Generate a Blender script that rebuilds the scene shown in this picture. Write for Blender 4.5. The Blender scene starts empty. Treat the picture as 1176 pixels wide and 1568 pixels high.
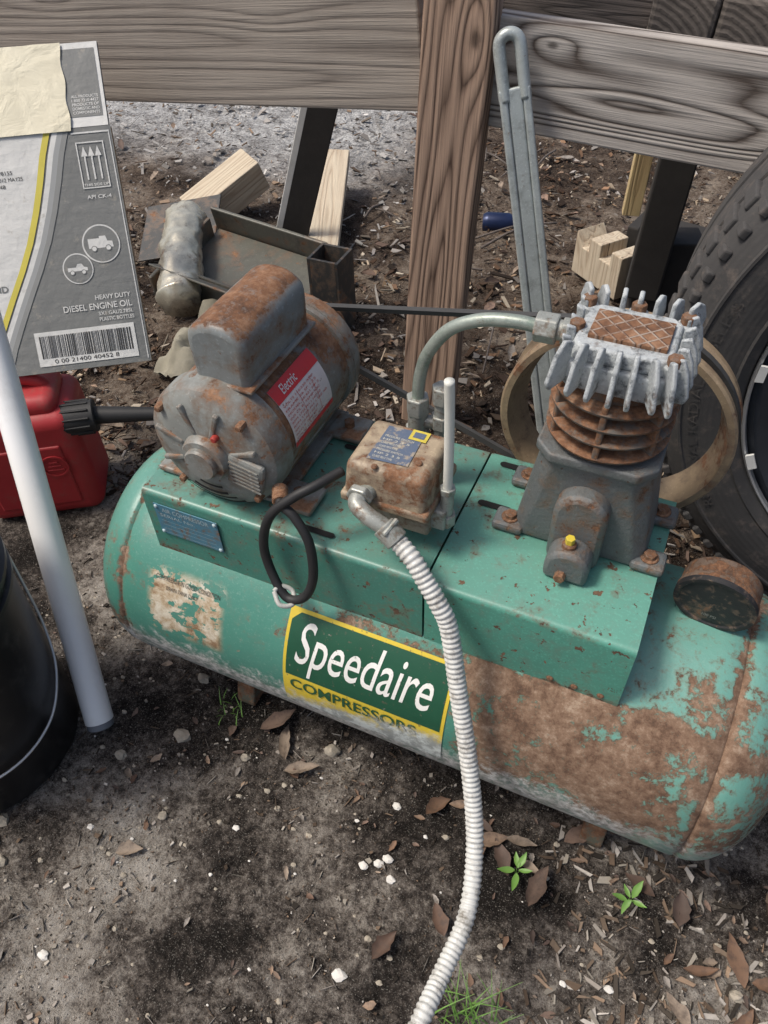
import bpy, bmesh, math, random
import numpy as np
from mathutils import Vector, Matrix, noise as mn
random.seed(7); rng=np.random.default_rng(7)
S=bpy.context.scene
COL=S.collection
# ------------------------------------------------------------------ node helper
class NB:
    def __init__(s,name):
        s.m=bpy.data.materials.new(name); s.m.use_nodes=True
        s.nt=s.m.node_tree; s.nt.nodes.clear()
        s.out=s.nt.nodes.new('ShaderNodeOutputMaterial'); s.b=s.nt.nodes.new('ShaderNodeBsdfPrincipled')
        s.nt.links.new(s.b.outputs[0],s.out.inputs[0])
        s.tc=s.nt.nodes.new('ShaderNodeTexCoord'); s.P=s.tc.outputs['Object']
    def n(s,t): return s.nt.nodes.new(t)
    def put(s,sock,v):
        if isinstance(v,bpy.types.NodeSocket): s.nt.links.new(v,sock)
        elif v is not None:
            if isinstance(v,(tuple,list)) and len(v)==3 and len(sock.default_value)==4: v=(*v,1)
            sock.default_value=v
    def map(s,scale=(1,1,1),loc=(0,0,0),rot=(0,0,0),v=None):
        k=s.n('ShaderNodeMapping'); s.put(k.inputs[0],v or s.P); k.inputs['Scale'].default_value=scale
        k.inputs['Location'].default_value=loc; k.inputs['Rotation'].default_value=rot; return k.outputs[0]
    def noise(s,scale,detail=6,rough=.6,v=None,dist=0,out=0):
        k=s.n('ShaderNodeTexNoise'); s.put(k.inputs['Vector'],v or s.P); k.inputs['Scale'].default_value=scale
        k.inputs['Detail'].default_value=detail; k.inputs['Roughness'].default_value=rough; k.inputs['Distortion'].default_value=dist
        return k.outputs[out]
    def math(s,op,a,b=None,c=None):
        k=s.n('ShaderNodeMath'); k.operation=op; s.put(k.inputs[0],a)
        if b is not None: s.put(k.inputs[1],b)
        if c is not None: s.put(k.inputs[2],c)
        return k.outputs[0]
    def sep(s,v=None):
        k=s.n('ShaderNodeSeparateXYZ'); s.put(k.inputs[0],v or s.P); return k.outputs
    def mr(s,v,a,b,c=0.,d=1.,smooth=True):
        k=s.n('ShaderNodeMapRange'); k.interpolation_type='SMOOTHSTEP' if smooth else 'LINEAR'
        s.put(k.inputs[0],v); k.inputs[1].default_value=a; k.inputs[2].default_value=b; k.inputs[3].default_value=c; k.inputs[4].default_value=d
        return k.outputs[0]
    def mix(s,f,a,b):
        k=s.n('ShaderNodeMix'); k.data_type='RGBA'; s.put(k.inputs[0],f); s.put(k.inputs[6],a); s.put(k.inputs[7],b); return k.outputs[2]
    def ramp(s,v,stops):
        k=s.n('ShaderNodeValToRGB'); s.put(k.inputs[0],v); e=k.color_ramp.elements
        while len(e)<len(stops): e.new(.5)
        for i,(p,c) in enumerate(stops): e[i].position=p; e[i].color=(*c,1)
        return k.outputs[0]
    def attr(s,name):
        k=s.n('ShaderNodeAttribute'); k.attribute_name=name; return k.outputs['Color']
    def fin(s,col,rough=.6,metal=0,bump=None,bs=.3,bd=.002,spec=None):
        s.put(s.b.inputs['Base Color'],col); s.put(s.b.inputs['Roughness'],rough); s.put(s.b.inputs['Metallic'],metal)
        if spec is not None: s.b.inputs['Specular IOR Level'].default_value=spec
        if bump is not None:
            k=s.n('ShaderNodeBump'); k.inputs['Strength'].default_value=bs; k.inputs['Distance'].default_value=bd
            s.put(k.inputs['Height'],bump); s.nt.links.new(k.outputs[0],s.b.inputs['Normal'])
        return s.m
def mul(c,k): return tuple(x*k for x in c)
RU1=(.05,.026,.017); RU2=(.18,.085,.042); RU3=(.34,.20,.12)
def rustcol(b,sc=30):
    return b.ramp(b.math('ADD',b.math('MULTIPLY',b.noise(sc,9,.8),.6),b.math('MULTIPLY',b.noise(sc*.25,5,.6),.4)),[(.34,RU1),(.5,RU2),(.66,RU3)])
def worn(name,paint,amt=.35,sc=9,rough=.5,spots=.5,var=.35,top=0.,metal=0,bs=.4,dirt=(.06,.05,.04),dirtamt=.3,bumpsc=60):
    b=NB(name); n0=b.noise(sc,10,.7); n4=b.noise(sc*4.3,9,.75)
    n1=b.math('ADD',b.math('MULTIPLY',n0,.6),b.math('MULTIPLY',n4,.4))
    if top:
        g=b.n('ShaderNodeNewGeometry'); nz=b.sep(g.outputs['Normal'])[2]
        n1=b.math('ADD',n1,b.mr(nz,.3,1.,0,top))
    th=.645-.29*amt
    m=b.mr(n1,th,th+.065)
    m=b.math('MINIMUM',b.math('MULTIPLY',m,b.mr(b.noise(sc*14,5,.7),.32,.55,.4,1.2)),1.)
    halo=b.mr(n1,th-.07,th+.01,0,.6)
    sp=b.mr(b.noise(sc*8,4,.65),.72-spots*.12,.76-spots*.12)
    m=b.math('MAXIMUM',m,b.math('MULTIPLY',sp,.85))
    pc=b.mix(b.noise(sc*.7,7,.75),mul(paint,1-var),mul(paint,1+var*.7))
    pc=b.mix(b.mr(b.noise(sc*2.3,9,.75),.46,.70,0,dirtamt),pc,dirt)
    pc=b.mix(b.mr(b.noise(sc*22,4,.7),.56,.70,0,.35),pc,mul(paint,1.9))
    pc=b.mix(halo,pc,(.17,.12,.085))
    col=b.mix(m,pc,rustcol(b,sc*6))
    rg=b.mix(m,(rough,)*3,(.9,)*3)
    h=b.math('ADD',b.noise(bumpsc,6,.7),b.math('MULTIPLY',m,-.5))
    return b.fin(col,rg,metal,h,bs,.0015)
def plain(name,c,rough=.5,var=.2,sc=20,metal=0,bs=.15,bsc=80,spec=None):
    b=NB(name); pc=b.mix(b.noise(sc,8,.7),mul(c,1-var),mul(c,1+var))
    return b.fin(pc,rough,metal,b.noise(bsc,5,.6),bs,.001,spec)
def wood(name,light,dark,axis=0,sc=1.,rings=13,fib=1.,rough=.85,off=0.,ax=.6,knots=(),face=(0,2),ring=.55):
    b=NB(name); s=[7.,7.,7.]; s[axis]=ax
    v=b.map(tuple(x*sc for x in s),(off,off*1.7,off*.6))
    base=b.noise(1.3,2,.4,v,.15)
    kd=None
    A=b.sep()
    for (ka,kb,kr,ks) in knots:
        u0=b.math('SUBTRACT',A[face[0]],ka); v0=b.math('SUBTRACT',A[face[1]],kb)
        al=u0 if face[0]==axis else v0; ac_=v0 if face[0]==axis else u0
        q=b.math('ADD',b.math('POWER',b.math('DIVIDE',al,kr*3.6),2.),b.math('POWER',b.math('DIVIDE',ac_,kr*1.1),2.))
        base=b.math('ADD',base,b.math('DIVIDE',ks,b.math('ADD',1.,q)))
        if ks>.1:
            dk_=b.math('SQRT',b.math('ADD',b.math('POWER',b.math('MULTIPLY',al,.6),2.),b.math('POWER',ac_,2.)))
            dk_=b.math('ADD',dk_,b.math('MULTIPLY',b.math('SUBTRACT',b.noise(60,4),.5),kr*.3))
            mk_=b.mr(dk_,kr*.5,kr*.1,0,.75); kd=mk_ if kd is None else b.math('MAXIMUM',kd,mk_)
    r=b.math('PINGPONG',b.math('MULTIPLY',base,rings*2.),.5)
    r=b.math('MULTIPLY',r,2.)
    s2=[300.,300.,300.]; s2[axis]=5.
    f=b.noise(1.,5,.65,b.map(tuple(s2)))
    s4=[40.,40.,40.]; s4[axis]=1.2
    f2=b.noise(1.,5,.65,b.map(tuple(s4),(off,2,1)))
    big=b.noise(4,7,.65)
    rr=b.math('ADD',b.math('MULTIPLY',b.math('POWER',r,2.0),ring),b.math('MULTIPLY',b.math('SUBTRACT',f,.42),1.0*fib))
    rr=b.math('ADD',rr,b.math('MULTIPLY',b.math('SUBTRACT',f2,.5),.9))
    rr=b.math('ADD',rr,b.math('MULTIPLY',b.math('SUBTRACT',big,.5),.7))
    col=b.ramp(rr,[(.0,light),(.45,tuple((l*.6+d*.4) for l,d in zip(light,dark))),(1.,dark)])
    s3=[90.,90.,90.]; s3[axis]=1.6
    crack=b.mr(b.noise(1.,3,.5,b.map(tuple(s3),(3,5,1))),.69,.74)
    if kd is not None: col=b.mix(kd,col,mul(dark,.55))
    col=b.mix(crack,col,mul(dark,.3))
    h=b.math('SUBTRACT',b.math('MULTIPLY',rr,-1.),crack)
    return b.fin(col,rough,0,h,.65,.003)
# ------------------------------------------------------------------ mesh helpers
def group(name):
    e=bpy.data.objects.new(name,None); e.empty_display_size=.1; COL.objects.link(e); return e
def mk(name,verts,faces,mat,parent=None,smooth=False,loc=(0,0,0)):
    me=bpy.data.meshes.new(name); me.from_pydata([tuple(v) for v in verts],[],[tuple(f) for f in faces]); me.update()
    if mat: me.materials.append(mat)
    if smooth: me.polygons.foreach_set('use_smooth',[True]*len(me.polygons))
    o=bpy.data.objects.new(name,me); o.location=loc; COL.objects.link(o)
    if parent: o.parent=parent
    return o
def fixn(o):
    bm=bmesh.new(); bm.from_mesh(o.data); bmesh.ops.recalc_face_normals(bm,faces=bm.faces); bm.to_mesh(o.data); bm.free(); return o
def bev(o,w,seg=2,ang=35):
    m=o.modifiers.new('b','BEVEL'); m.width=w; m.segments=seg; m.limit_method='ANGLE'; m.angle_limit=math.radians(ang); return o
def sm(o,ang=40):
    o.data.polygons.foreach_set('use_smooth',[True]*len(o.data.polygons))
    try: o.data.set_sharp_from_angle(angle=math.radians(ang))
    except Exception: pass
    return o
BF=[(0,3,2,1),(4,5,6,7),(0,1,5,4),(1,2,6,5),(2,3,7,6),(3,0,4,7)]
def box(name,c,size,mat,parent=None,rot=(0,0,0),b=.002,mtx=None):
    x,y,z=[q/2 for q in size]
    v=[(-x,-y,-z),(x,-y,-z),(x,y,-z),(-x,y,-z),(-x,-y,z),(x,-y,z),(x,y,z),(-x,y,z)]
    o=mk(name,v,BF,mat,parent,loc=c)
    if mtx is not None: o.matrix_local=Matrix.Translation(c)@mtx.to_4x4()
    else: o.rotation_euler=[math.radians(a) for a in rot]
    if b: bev(o,b)
    return o
def frame(d,up=(0,0,1)):
    d=Vector(d).normalized(); u=Vector(up)
    if abs(d.dot(u))>.98: u=Vector((0,1,0))
    x=u.cross(d).normalized(); y=d.cross(x); return Matrix((x,y,d)).transposed()
def lathe(name,prof,o,d,mat,parent=None,seg=48,smooth=True,ang=35,cap=True,closed=False):
    M=frame(d); vs=[];fs=[];n=len(prof)
    for r,h in prof:
        for i in range(seg):
            a=2*math.pi*i/seg; vs.append(M@Vector((r*math.cos(a),r*math.sin(a),h)))
    for k in range(n-1 if not closed else n):
        k2=(k+1)%n
        for i in range(seg):
            j=(i+1)%seg; fs.append((k*seg+i,k*seg+j,k2*seg+j,k2*seg+i))
    if cap and not closed:
        fs.append(tuple(range(seg))[::-1]); fs.append(tuple(range((n-1)*seg,n*seg)))
    ob=mk(name,vs,fs,mat,parent,loc=o); fixn(ob)
    if smooth: sm(ob,ang)
    return ob
def cyl(name,a,b,r,mat,parent=None,r2=None,seg=24,bv=.0015):
    a=Vector(a);b=Vector(b);L=(b-a).length; r2=r if r2 is None else r2
    return lathe(name,[(max(r-bv,1e-4),0),(r,bv),(r2,L-bv),(max(r2-bv,1e-4),L)],a,b-a,mat,parent,seg)
def hexn(name,a,b,r,mat,parent=None):
    a=Vector(a);b=Vector(b); o=lathe(name,[(r,0),(r,(b-a).length)],a,b-a,mat,parent,6,False); bev(o,r*.12); return o
def catmull(pts,n=12):
    P=[Vector(p) for p in pts]; P=[P[0]*2-P[1]]+P+[P[-1]*2-P[-2]]; out=[]
    for i in range(1,len(P)-2):
        for k in range(n):
            t=k/n; a,b,c,d=P[i-1],P[i],P[i+1],P[i+2]
            out.append(.5*((2*b)+(c-a)*t+(2*a-5*b+4*c-d)*t*t+(3*b-a-3*c+d)*t**3))
    out.append(P[-2]); return out
def tube(name,pts,r,mat,parent=None,n=12,seg=14,rf=None,step=None,crump=0):
    C=catmull(pts,n)
    if step:
        D=[0]
        for i in range(1,len(C)): D.append(D[-1]+(C[i]-C[i-1]).length)
        N=int(D[-1]/step); out=[];j=0
        for k in range(N+1):
            s=k*step
            while j<len(D)-2 and D[j+1]<s: j+=1
            t=(s-D[j])/max(D[j+1]-D[j],1e-9); out.append(C[j].lerp(C[j+1],min(t,1)))
        C=out
    vs=[];fs=[];x=None
    for k,p in enumerate(C):
        d=(C[min(k+1,len(C)-1)]-C[max(k-1,0)]).normalized()
        if x is None: x=frame(d).col[0].copy()
        x=(x-d*x.dot(d)).normalized(); y=d.cross(x); rr=rf(k) if rf else r
        for i in range(seg):
            a=2*math.pi*i/seg; q=p+x*rr*math.cos(a)+y*rr*math.sin(a)
            if crump: q=p+(q-p)*(1+crump*mn.noise(q*16)+crump*.5*mn.noise(q*50))
            vs.append(q)
    for k in range(len(C)-1):
        for i in range(seg):
            j=(i+1)%seg; fs.append((k*seg+i,k*seg+j,(k+1)*seg+j,(k+1)*seg+i))
    fs.append(tuple(range(seg))[::-1]); fs.append(tuple(range((len(C)-1)*seg,len(C)*seg)))
    return mk(name,vs,fs,mat,parent,True)
def extr(name,poly,th,mtx,mat,parent=None,b=.002):
    n=len(poly); v=[(x,y,0) for x,y in poly]+[(x,y,th) for x,y in poly]
    f=[tuple(range(n))[::-1],tuple(range(n,2*n))]+[(i,(i+1)%n,(i+1)%n+n,i+n) for i in range(n)]
    o=mk(name,v,f,mat,parent); o.matrix_local=mtx; fixn(o)
    if b: bev(o,b)
    return o
def textm(s,bold=0.,shear=0.,sub=0):
    cu=bpy.data.curves.new('t','FONT'); cu.body=s; cu.size=1; cu.offset=bold; cu.shear=shear; cu.resolution_u=4
    ob=bpy.data.objects.new('t',cu); COL.objects.link(ob); bpy.context.view_layer.update()
    me=bpy.data.meshes.new_from_object(ob.evaluated_get(bpy.context.evaluated_depsgraph_get()))
    bm=bmesh.new(); bm.from_mesh(me); bmesh.ops.triangulate(bm,faces=bm.faces)
    for _ in range(sub): bmesh.ops.subdivide_edges(bm,edges=bm.edges,cuts=1,use_grid_fill=True)
    V=np.array([v.co[:2] for v in bm.verts]); F=[[v.index for v in f.verts] for f in bm.faces]; bm.free()
    bpy.data.objects.remove(ob); mnv=V.min(0);mx=V.max(0)
    return (V-mnv)/(mx-mnv),F,(mx-mnv)[0]/(mx-mnv)[1]
def decal_text(name,s,fmap,x0,y0,x1,y1,mat,parent,bold=0.,shear=0.,sub=0):
    V,F,_=textm(s,bold,shear,sub)
    return mk(name,[fmap(x0+a*(x1-x0),y0+b*(y1-y0)) for a,b in V],F,mat,parent)
def decal_poly(name,poly,fmap,mat,parent):
    return mk(name,[fmap(a,b) for a,b in poly],[tuple(range(len(poly)))],mat,parent)
def decal_grid(name,x0,y0,x1,y1,nx,ny,fmap,mat,parent):
    vs=[fmap(x0+(x1-x0)*i/nx,y0+(y1-y0)*j/ny) for j in range(ny+1) for i in range(nx+1)]
    fs=[(j*(nx+1)+i,j*(nx+1)+i+1,(j+1)*(nx+1)+i+1,(j+1)*(nx+1)+i) for j in range(ny) for i in range(nx)]
    return mk(name,vs,fs,mat,parent,True)
# ------------------------------------------------------------------ camera, light, world
C0=Vector((.1399,-.6512,1.234))
r=Vector((.912,.4092,-.028));u=Vector((-.2803,.6715,.6859));w=Vector((-.2995,.6177,-.7271))
r.normalize(); w.normalize(); u=r.cross(w).normalized()
cam=bpy.data.cameras.new('camera'); co=bpy.data.objects.new('camera',cam); COL.objects.link(co); S.camera=co
M=Matrix((r,u,-w)).transposed().to_4x4(); co.matrix_world=Matrix.Translation(C0)@M
cam.sensor_fit='VERTICAL'; cam.sensor_height=36; cam.lens=1177.56*36/1568; cam.clip_start=.02; cam.clip_end=500
W=bpy.data.worlds.new("World"); S.world=W; W.use_nodes=True; nt=W.node_tree; nt.nodes.clear()
ow=nt.nodes.new('ShaderNodeOutputWorld'); bg=nt.nodes.new('ShaderNodeBackground'); sk=nt.nodes.new('ShaderNodeTexSky')
EL,AZ=60,240
sk.sky_type='NISHITA'; sk.sun_disc=False; sk.sun_elevation=math.radians(EL); sk.sun_rotation=math.radians(AZ); sk.air_density=1.; sk.dust_density=5.; sk.ozone_density=.6
nt.links.new(sk.outputs[0],bg.inputs[0]); bg.inputs[1].default_value=.135; nt.links.new(bg.outputs[0],ow.inputs[0])
sl=bpy.data.lights.new('sun','SUN'); so=bpy.data.objects.new('sun',sl); COL.objects.link(so)
sl.energy=2.7; sl.angle=math.radians(13); sl.color=(1,.95,.87)
sd=Vector((math.sin(math.radians(AZ))*math.cos(math.radians(EL)),math.cos(math.radians(AZ))*math.cos(math.radians(EL)),math.sin(math.radians(EL))))
so.rotation_euler=(-sd).to_track_quat('-Z','Y').to_euler(); so.location=(0,0,5)
S.view_settings.view_transform='Standard'; S.view_settings.look='None'; S.view_settings.exposure=0

# ------------------------------------------------------------------ ground
def axis(lo,hi,st,far):
    a=list(np.arange(lo,hi,st)); s=st; x=hi
    while x<far: a.append(x); s*=1.35; x+=s
    s=st; x=lo-st; bfr=[]
    while x>-far: bfr.append(x); s*=1.35; x-=s
    return bfr[::-1]+a
xs=axis(-1.5,.9,.0095,70); ys=axis(-.85,1.0,.0095,70)
def gz(x,y):
    if abs(x)>4 or abs(y)>5: return 0
    z=.009*mn.noise((x*3,y*3,0))+.007*mn.noise((x*10,y*10,3))+.007*mn.noise((x*28,y*28,9))+.0045*mn.noise((x*70,y*70,5))
    return z
def wet(x,y):
    return mn.noise((x*4.2,y*4.2,7.7))+.5*mn.noise((x*9,y*9,1.7))
vs=[(x,y,gz(x,y)) for y in ys for x in xs]; nx=len(xs)
fs=[(j*nx+i,j*nx+i+1,(j+1)*nx+i+1,(j+1)*nx+i) for j in range(len(ys)-1) for i in range(nx-1)]
b=NB('ground_soil')
X,Y,Z=b.sep()
n1=b.noise(3.4,10,.68,dist=.5); n2=b.noise(14,10,.78,dist=.3); n3=b.noise(95,6,.75); n4=b.noise(420,3,.7)
wt_=b.n('ShaderNodeAttribute'); wt_.attribute_name='wet'
f=b.math('ADD',b.math('MULTIPLY',n1,.4),b.math('MULTIPLY',n2,.6))
f=b.math('ADD',f,b.math('MULTIPLY',b.math('SUBTRACT',n3,.5),.42))
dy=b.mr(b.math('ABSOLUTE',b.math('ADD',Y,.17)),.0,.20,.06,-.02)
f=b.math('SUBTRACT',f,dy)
f=b.math('ADD',f,b.math('MULTIPLY',wt_.outputs['Fac'],.16))
f=b.math('ADD',f,b.mr(X,-.1,-.5,0,.02))
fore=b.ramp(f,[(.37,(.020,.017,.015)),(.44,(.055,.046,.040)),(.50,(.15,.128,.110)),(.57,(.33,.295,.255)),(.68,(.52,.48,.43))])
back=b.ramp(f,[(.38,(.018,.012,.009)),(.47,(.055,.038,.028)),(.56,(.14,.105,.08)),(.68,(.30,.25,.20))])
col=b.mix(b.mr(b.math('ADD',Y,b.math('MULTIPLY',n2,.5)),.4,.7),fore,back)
sandm=b.math('MULTIPLY',b.mr(b.math('ADD',Y,b.math('MULTIPLY',n1,.8)),2.0,2.6),b.mr(b.math('ADD',X,b.math('MULTIPLY',n2,.8)),-.4,-.9))
col=b.mix(sandm,col,b.ramp(b.math('ADD',b.math('MULTIPLY',n3,.5),b.math('MULTIPLY',n2,.5)),[(.40,(.10,.095,.09)),(.49,(.40,.395,.39)),(.58,(.76,.76,.74))]))  # pale sand, with sunlit brightness put into its colour
col=b.mix(b.mr(n4,.58,.66,0,.6),col,(.46,.43,.38)); col=b.mix(b.mr(n4,.42,.36,0,.7),col,(.015,.012,.010))
h=b.math('ADD',b.math('MULTIPLY',n3,1.),b.math('ADD',b.math('MULTIPLY',n4,.35),b.math('MULTIPLY',n2,.8)))
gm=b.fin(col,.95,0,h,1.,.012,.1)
go=mk('ground',vs,fs,gm,None,True)
at=go.data.attributes.new('wet','FLOAT','POINT'); at.data.foreach_set('value',np.array([wet(v[0],v[1]) if abs(v[0])<6 and abs(v[1])<6 else 0 for v in vs],dtype=np.float32))

def colmat(name,rough=.85):
    b=NB(name); c=b.attr('Col'); c=b.mix(b.math('MULTIPLY',b.noise(160,4,.7),.5),c,(.03,.022,.016)); return b.fin(c,rough,0,b.noise(200,3,.6),.4,.001,.2)
def colmesh(name,V,F,Cc,mat,smooth=False):
    me=bpy.data.meshes.new(name); me.from_pydata(V,[],F); me.update()
    ca=me.color_attributes.new('Col','FLOAT_COLOR','CORNER')
    arr=np.array([(*c,1) for c in Cc],dtype=np.float32).ravel(); ca.data.foreach_set('color',arr)
    if smooth: me.polygons.foreach_set('use_smooth',[True]*len(me.polygons))
    me.materials.append(mat); o=bpy.data.objects.new(name,me); COL.objects.link(o); return o
def scatter(name,items,mat):
    V=[];F=[];Cc=[]
    for (x,y,z,L,Wd,T,yaw,tx,ty,c,irr) in items:
        cy,sy=math.cos(yaw),math.sin(yaw); n0=len(V)
        jx=[1-irr*random.random() for _ in range(4)]; jy=[1-irr*random.random() for _ in range(4)]
        for k,(a,bb,t) in enumerate([(-1,-1,-1),(1,-1,-1),(1,1,-1),(-1,1,-1),(-1,-1,1),(1,-1,1),(1,1,1),(-1,1,1)]):
            lx=a*jx[k%4]*L/2; ly=bb*jy[k%4]*Wd/2; lz=t*T/2+lx*tx+ly*ty
            V.append((x+lx*cy-ly*sy,y+lx*sy+ly*cy,z+lz))
        for q in BF: F.append(tuple(n0+i for i in q)); Cc+= [c]*4
    return colmesh(name,V,F,Cc,mat)
chipcols=[(.36,.25,.16),(.24,.145,.09),(.11,.065,.04),(.50,.40,.29),(.06,.036,.025),(.62,.54,.43),(.16,.11,.085),(.03,.021,.016),(.30,.27,.24),(.42,.39,.36),(.05,.032,.024),(.09,.055,.035)]
cm=colmat('chip_material')
items=[]
for i in range(26000):
    y=.2+(3.9)*random.random()**1.4; x=random.uniform(-2.4-.35*y,.9)
    sand=(x<-.9 and y>1.4)
    if sand and random.random()<.5: continue
    L=random.choice([.008,.012,.018,.026,.04])*random.uniform(.6,1.3); Wd=L*random.uniform(.15,.6)
    if random.random()<.05: L*=2.2; Wd*=.5
    k=random.uniform(.5,1.25)*(1.+.7*mn.noise((x*3,y*3,4.)));c=mul(random.choice(chipcols),max(k,.2))
    if sand: c=mul(random.choice([(.5,.48,.45),(.3,.28,.26),(.12,.10,.08),(.62,.6,.57),(.28,.2,.14)]),k)
    items.append((x,y,gz(x,y)+.003+random.random()*.014,L,Wd,random.uniform(.001,.004),random.uniform(0,6.28),random.uniform(-.5,.5),random.uniform(-.5,.5),c,.7))
scatter('wood_chips',items,cm)
items=[]
for i in range(22000):
    x=random.uniform(-1.1,.75); y=random.uniform(-.78,.35)
    d=wet(x,y)
    if random.random()>.62+d: continue
    big=random.random()
    L=random.uniform(.0015,.0045) if big<.84 else random.uniform(.005,.012)
    Wd=L*random.uniform(.3,.9) if big<.93 else L*.12
    if big>.955: L*=2.6; Wd=.0012
    rightside=(x>.15+.5*max(0,-y-.3) and y<-.0)
    if rightside and random.random()<.36: L=random.uniform(.012,.036); Wd=L*random.uniform(.12,.36)
    c=mul(random.choice([(.42,.38,.32),(.20,.15,.11),(.06,.05,.04),(.50,.46,.41),(.12,.085,.06),(.28,.20,.14),(.035,.03,.025),(.36,.32,.28)]),random.uniform(.6,1.2)*min(1.2,max(.45,1+1.1*d)))
    items.append((x,y,gz(x,y)+.001+min(L,.01)*.15,L,Wd,min(L*.4,.003),random.uniform(0,6.28),random.uniform(-.25,.25),random.uniform(-.25,.25),c,.7))
scatter('soil_debris',items,cm)
def blob(V,F,x,y,z,s,seed,flat=.6):
    bm=bmesh.new(); bmesh.ops.create_icosphere(bm,subdivisions=2,radius=1); n0=len(V)
    for v in bm.verts:
        p=v.co*(1+.45*mn.noise(v.co*1.4+Vector((seed,seed*2,0)))); V.append((x+p.x*s,y+p.y*s*.75,z+p.z*s*flat))
    for f2 in bm.faces: F.append(tuple(n0+v.index for v in f2.verts))
    bm.free()
V=[];F=[]
for (x,y,s) in [(-.07,-.288,.008),(-.06,-.275,.009),(-.045,-.30,.008),(-.09,-.30,.008),(-.08,-.193,.008),(-.058,-.447,.011),(-.464,-.596,.009),(.29,-.31,.007),(.22,-.4,.007),(-.13,-.24,.004),(-.02,-.22,.004),(-.3,-.33,.006),(-.52,-.42,.006),(.23,-.33,.005)]:
    blob(V,F,x,y,gz(x,y)+s*.3,s,x*97,.4)
for i in range(45):
    x=random.uniform(-.8,.6);y=random.uniform(-.7,-.12); s=random.uniform(.0012,.0035); blob(V,F,x,y,gz(x,y)+.001,s,i*3.3,.5)
b=NB('plaster_mat'); pmt=b.fin(b.mix(b.noise(90,5),(.76,.74,.70),(.55,.52,.47)),.85,0,b.noise(200,4),.4,.001)
mk('plaster_chips',V,F,pmt)
V=[];F=[]
for (x,y,s) in [(-.47,-.2315,.016),(-.2,.42,.035),(-.26,.47,.03),(-.55,-.3,.011),(-.62,-.52,.012),(-.42,-.36,.009),(-.35,-.22,.009),(-.5,-.12,.012),(.45,-.25,.01),(-.66,-.47,.013),(-.3,.36,.025),(-.22,-.15,.014)]:
    blob(V,F,x,y,gz(x,y)+s*.2,s,x*31,.7)
for i in range(260):
    x=random.uniform(-.9,.7);y=random.uniform(-.7,.1); blob(V,F,x,y,gz(x,y),random.uniform(.002,.006),i)
mk('pebbles',V,F,plain('pebble_mat',(.34,.30,.24),.9,.55,60,bs=.5),None)
# leaves
LV=[];LF=[];LC=[]
leafcols=[(.20,.115,.07),(.13,.075,.05),(.28,.19,.13),(.10,.065,.05),(.36,.28,.21),(.24,.16,.12),(.30,.27,.24)]
def leaf(V,F,x,y,z,L,Wd,yaw,tilt,curl,roll=0,C=None,jag=.22):
    n=9; n0=len(V); R=Matrix.Rotation(yaw,3,'Z')@Matrix.Rotation(tilt,3,'Y')@Matrix.Rotation(roll,3,'X'); sk_=random.uniform(-.25,.25); bend=random.uniform(-.3,.3)
    for i in range(n):
        t=i/(n-1); ww=Wd*math.sin(math.pi*(t**.8))*.5+.0004
        for s in (-1,0,1):
            wj=ww*(1+random.uniform(-jag,jag))*(1+sk_*s)
            p=Vector((t*L-L/2,s*wj+bend*L*(t-.5)**2,abs(s)*wj*curl+.35*L*(t-.5)**2*curl+random.uniform(-.04,.04)*Wd)); p=R@p; V.append((x+p.x,y+p.y,z+p.z))
    for i in range(n-1):
        for s in (0,1):
            a=n0+i*3+s; F.append((a,a+1,a+4,a+3))
            if C is not None: C[0].extend([C[1]]*4)
def LL(x,y,L,yaw,z=.008,wr=.36,tilt=.15,roll=0,dim=1.):
    leaf(LV,LF,x,y,gz(x,y)+z,L,L*wr*random.uniform(.7,1.3),yaw,random.uniform(-tilt,tilt),random.uniform(.2,1.2),roll,(LC,mul(random.choice(leafcols),random.uniform(.6,1.1)*dim)))
for (x,y,L,yaw) in [(.076,-.187,.06,.6),(.1,-.205,.06,2.2),(.157,-.225,.07,1.4),(.05,-.17,.05,3.),(.12,-.17,.05,.2),(-.435,-.426,.045,.5),(.042,-.325,.05,2.2),(-.016,-.388,.05,1.2),(.447,-.202,.07,2.),(.40,-.24,.05,.4),(.36,-.17,.05,1.7),(.30,-.16,.05,2.8),(.2,-.12,.06,.9),(-.25,-.2,.06,.5),(-.3,-.17,.07,2.),(-.33,-.14,.07,1.),(.5,-.15,.06,.8),(.46,-.28,.05,1.),(.02,-.15,.05,.4),(.06,-.2,.05,1.9),(.14,-.2,.05,2.9),(.38,-.3,.05,2.4),(.49,-.22,.05,.3),(-.02,-.17,.05,1.)]:
    LL(x,y,L,yaw,dim=.85)
for i in range(330):
    y=.15+2.6*random.random()**1.3; x=random.uniform(-2.2,.8); LL(x,y,random.uniform(.025,.065),random.uniform(0,6.28),.016,.38,.4,random.uniform(-.5,.5))
for i in range(420):
    x=random.uniform(-.85,.7); y=random.uniform(-.72,-.08)
    if x<.15 and random.random()<.6: continue
    LL(x,y,random.uniform(.006,.024),random.uniform(0,6.28),.004,.4,.25)
b=NB('dead_leaf'); c=b.attr('Col'); c=b.mix(b.mr(b.noise(70,6,.7),.4,.7,0,.7),c,(.05,.035,.028)); lm=b.fin(c,.7,0,b.noise(150,3),.3,.001)
colmesh('leaf_litter',LV,LF,LC,lm,True)
b=NB('seedling_green'); gl=b.fin(b.mix(b.noise(40,3),(.08,.19,.03),(.19,.34,.08)),.5,0)
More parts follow.
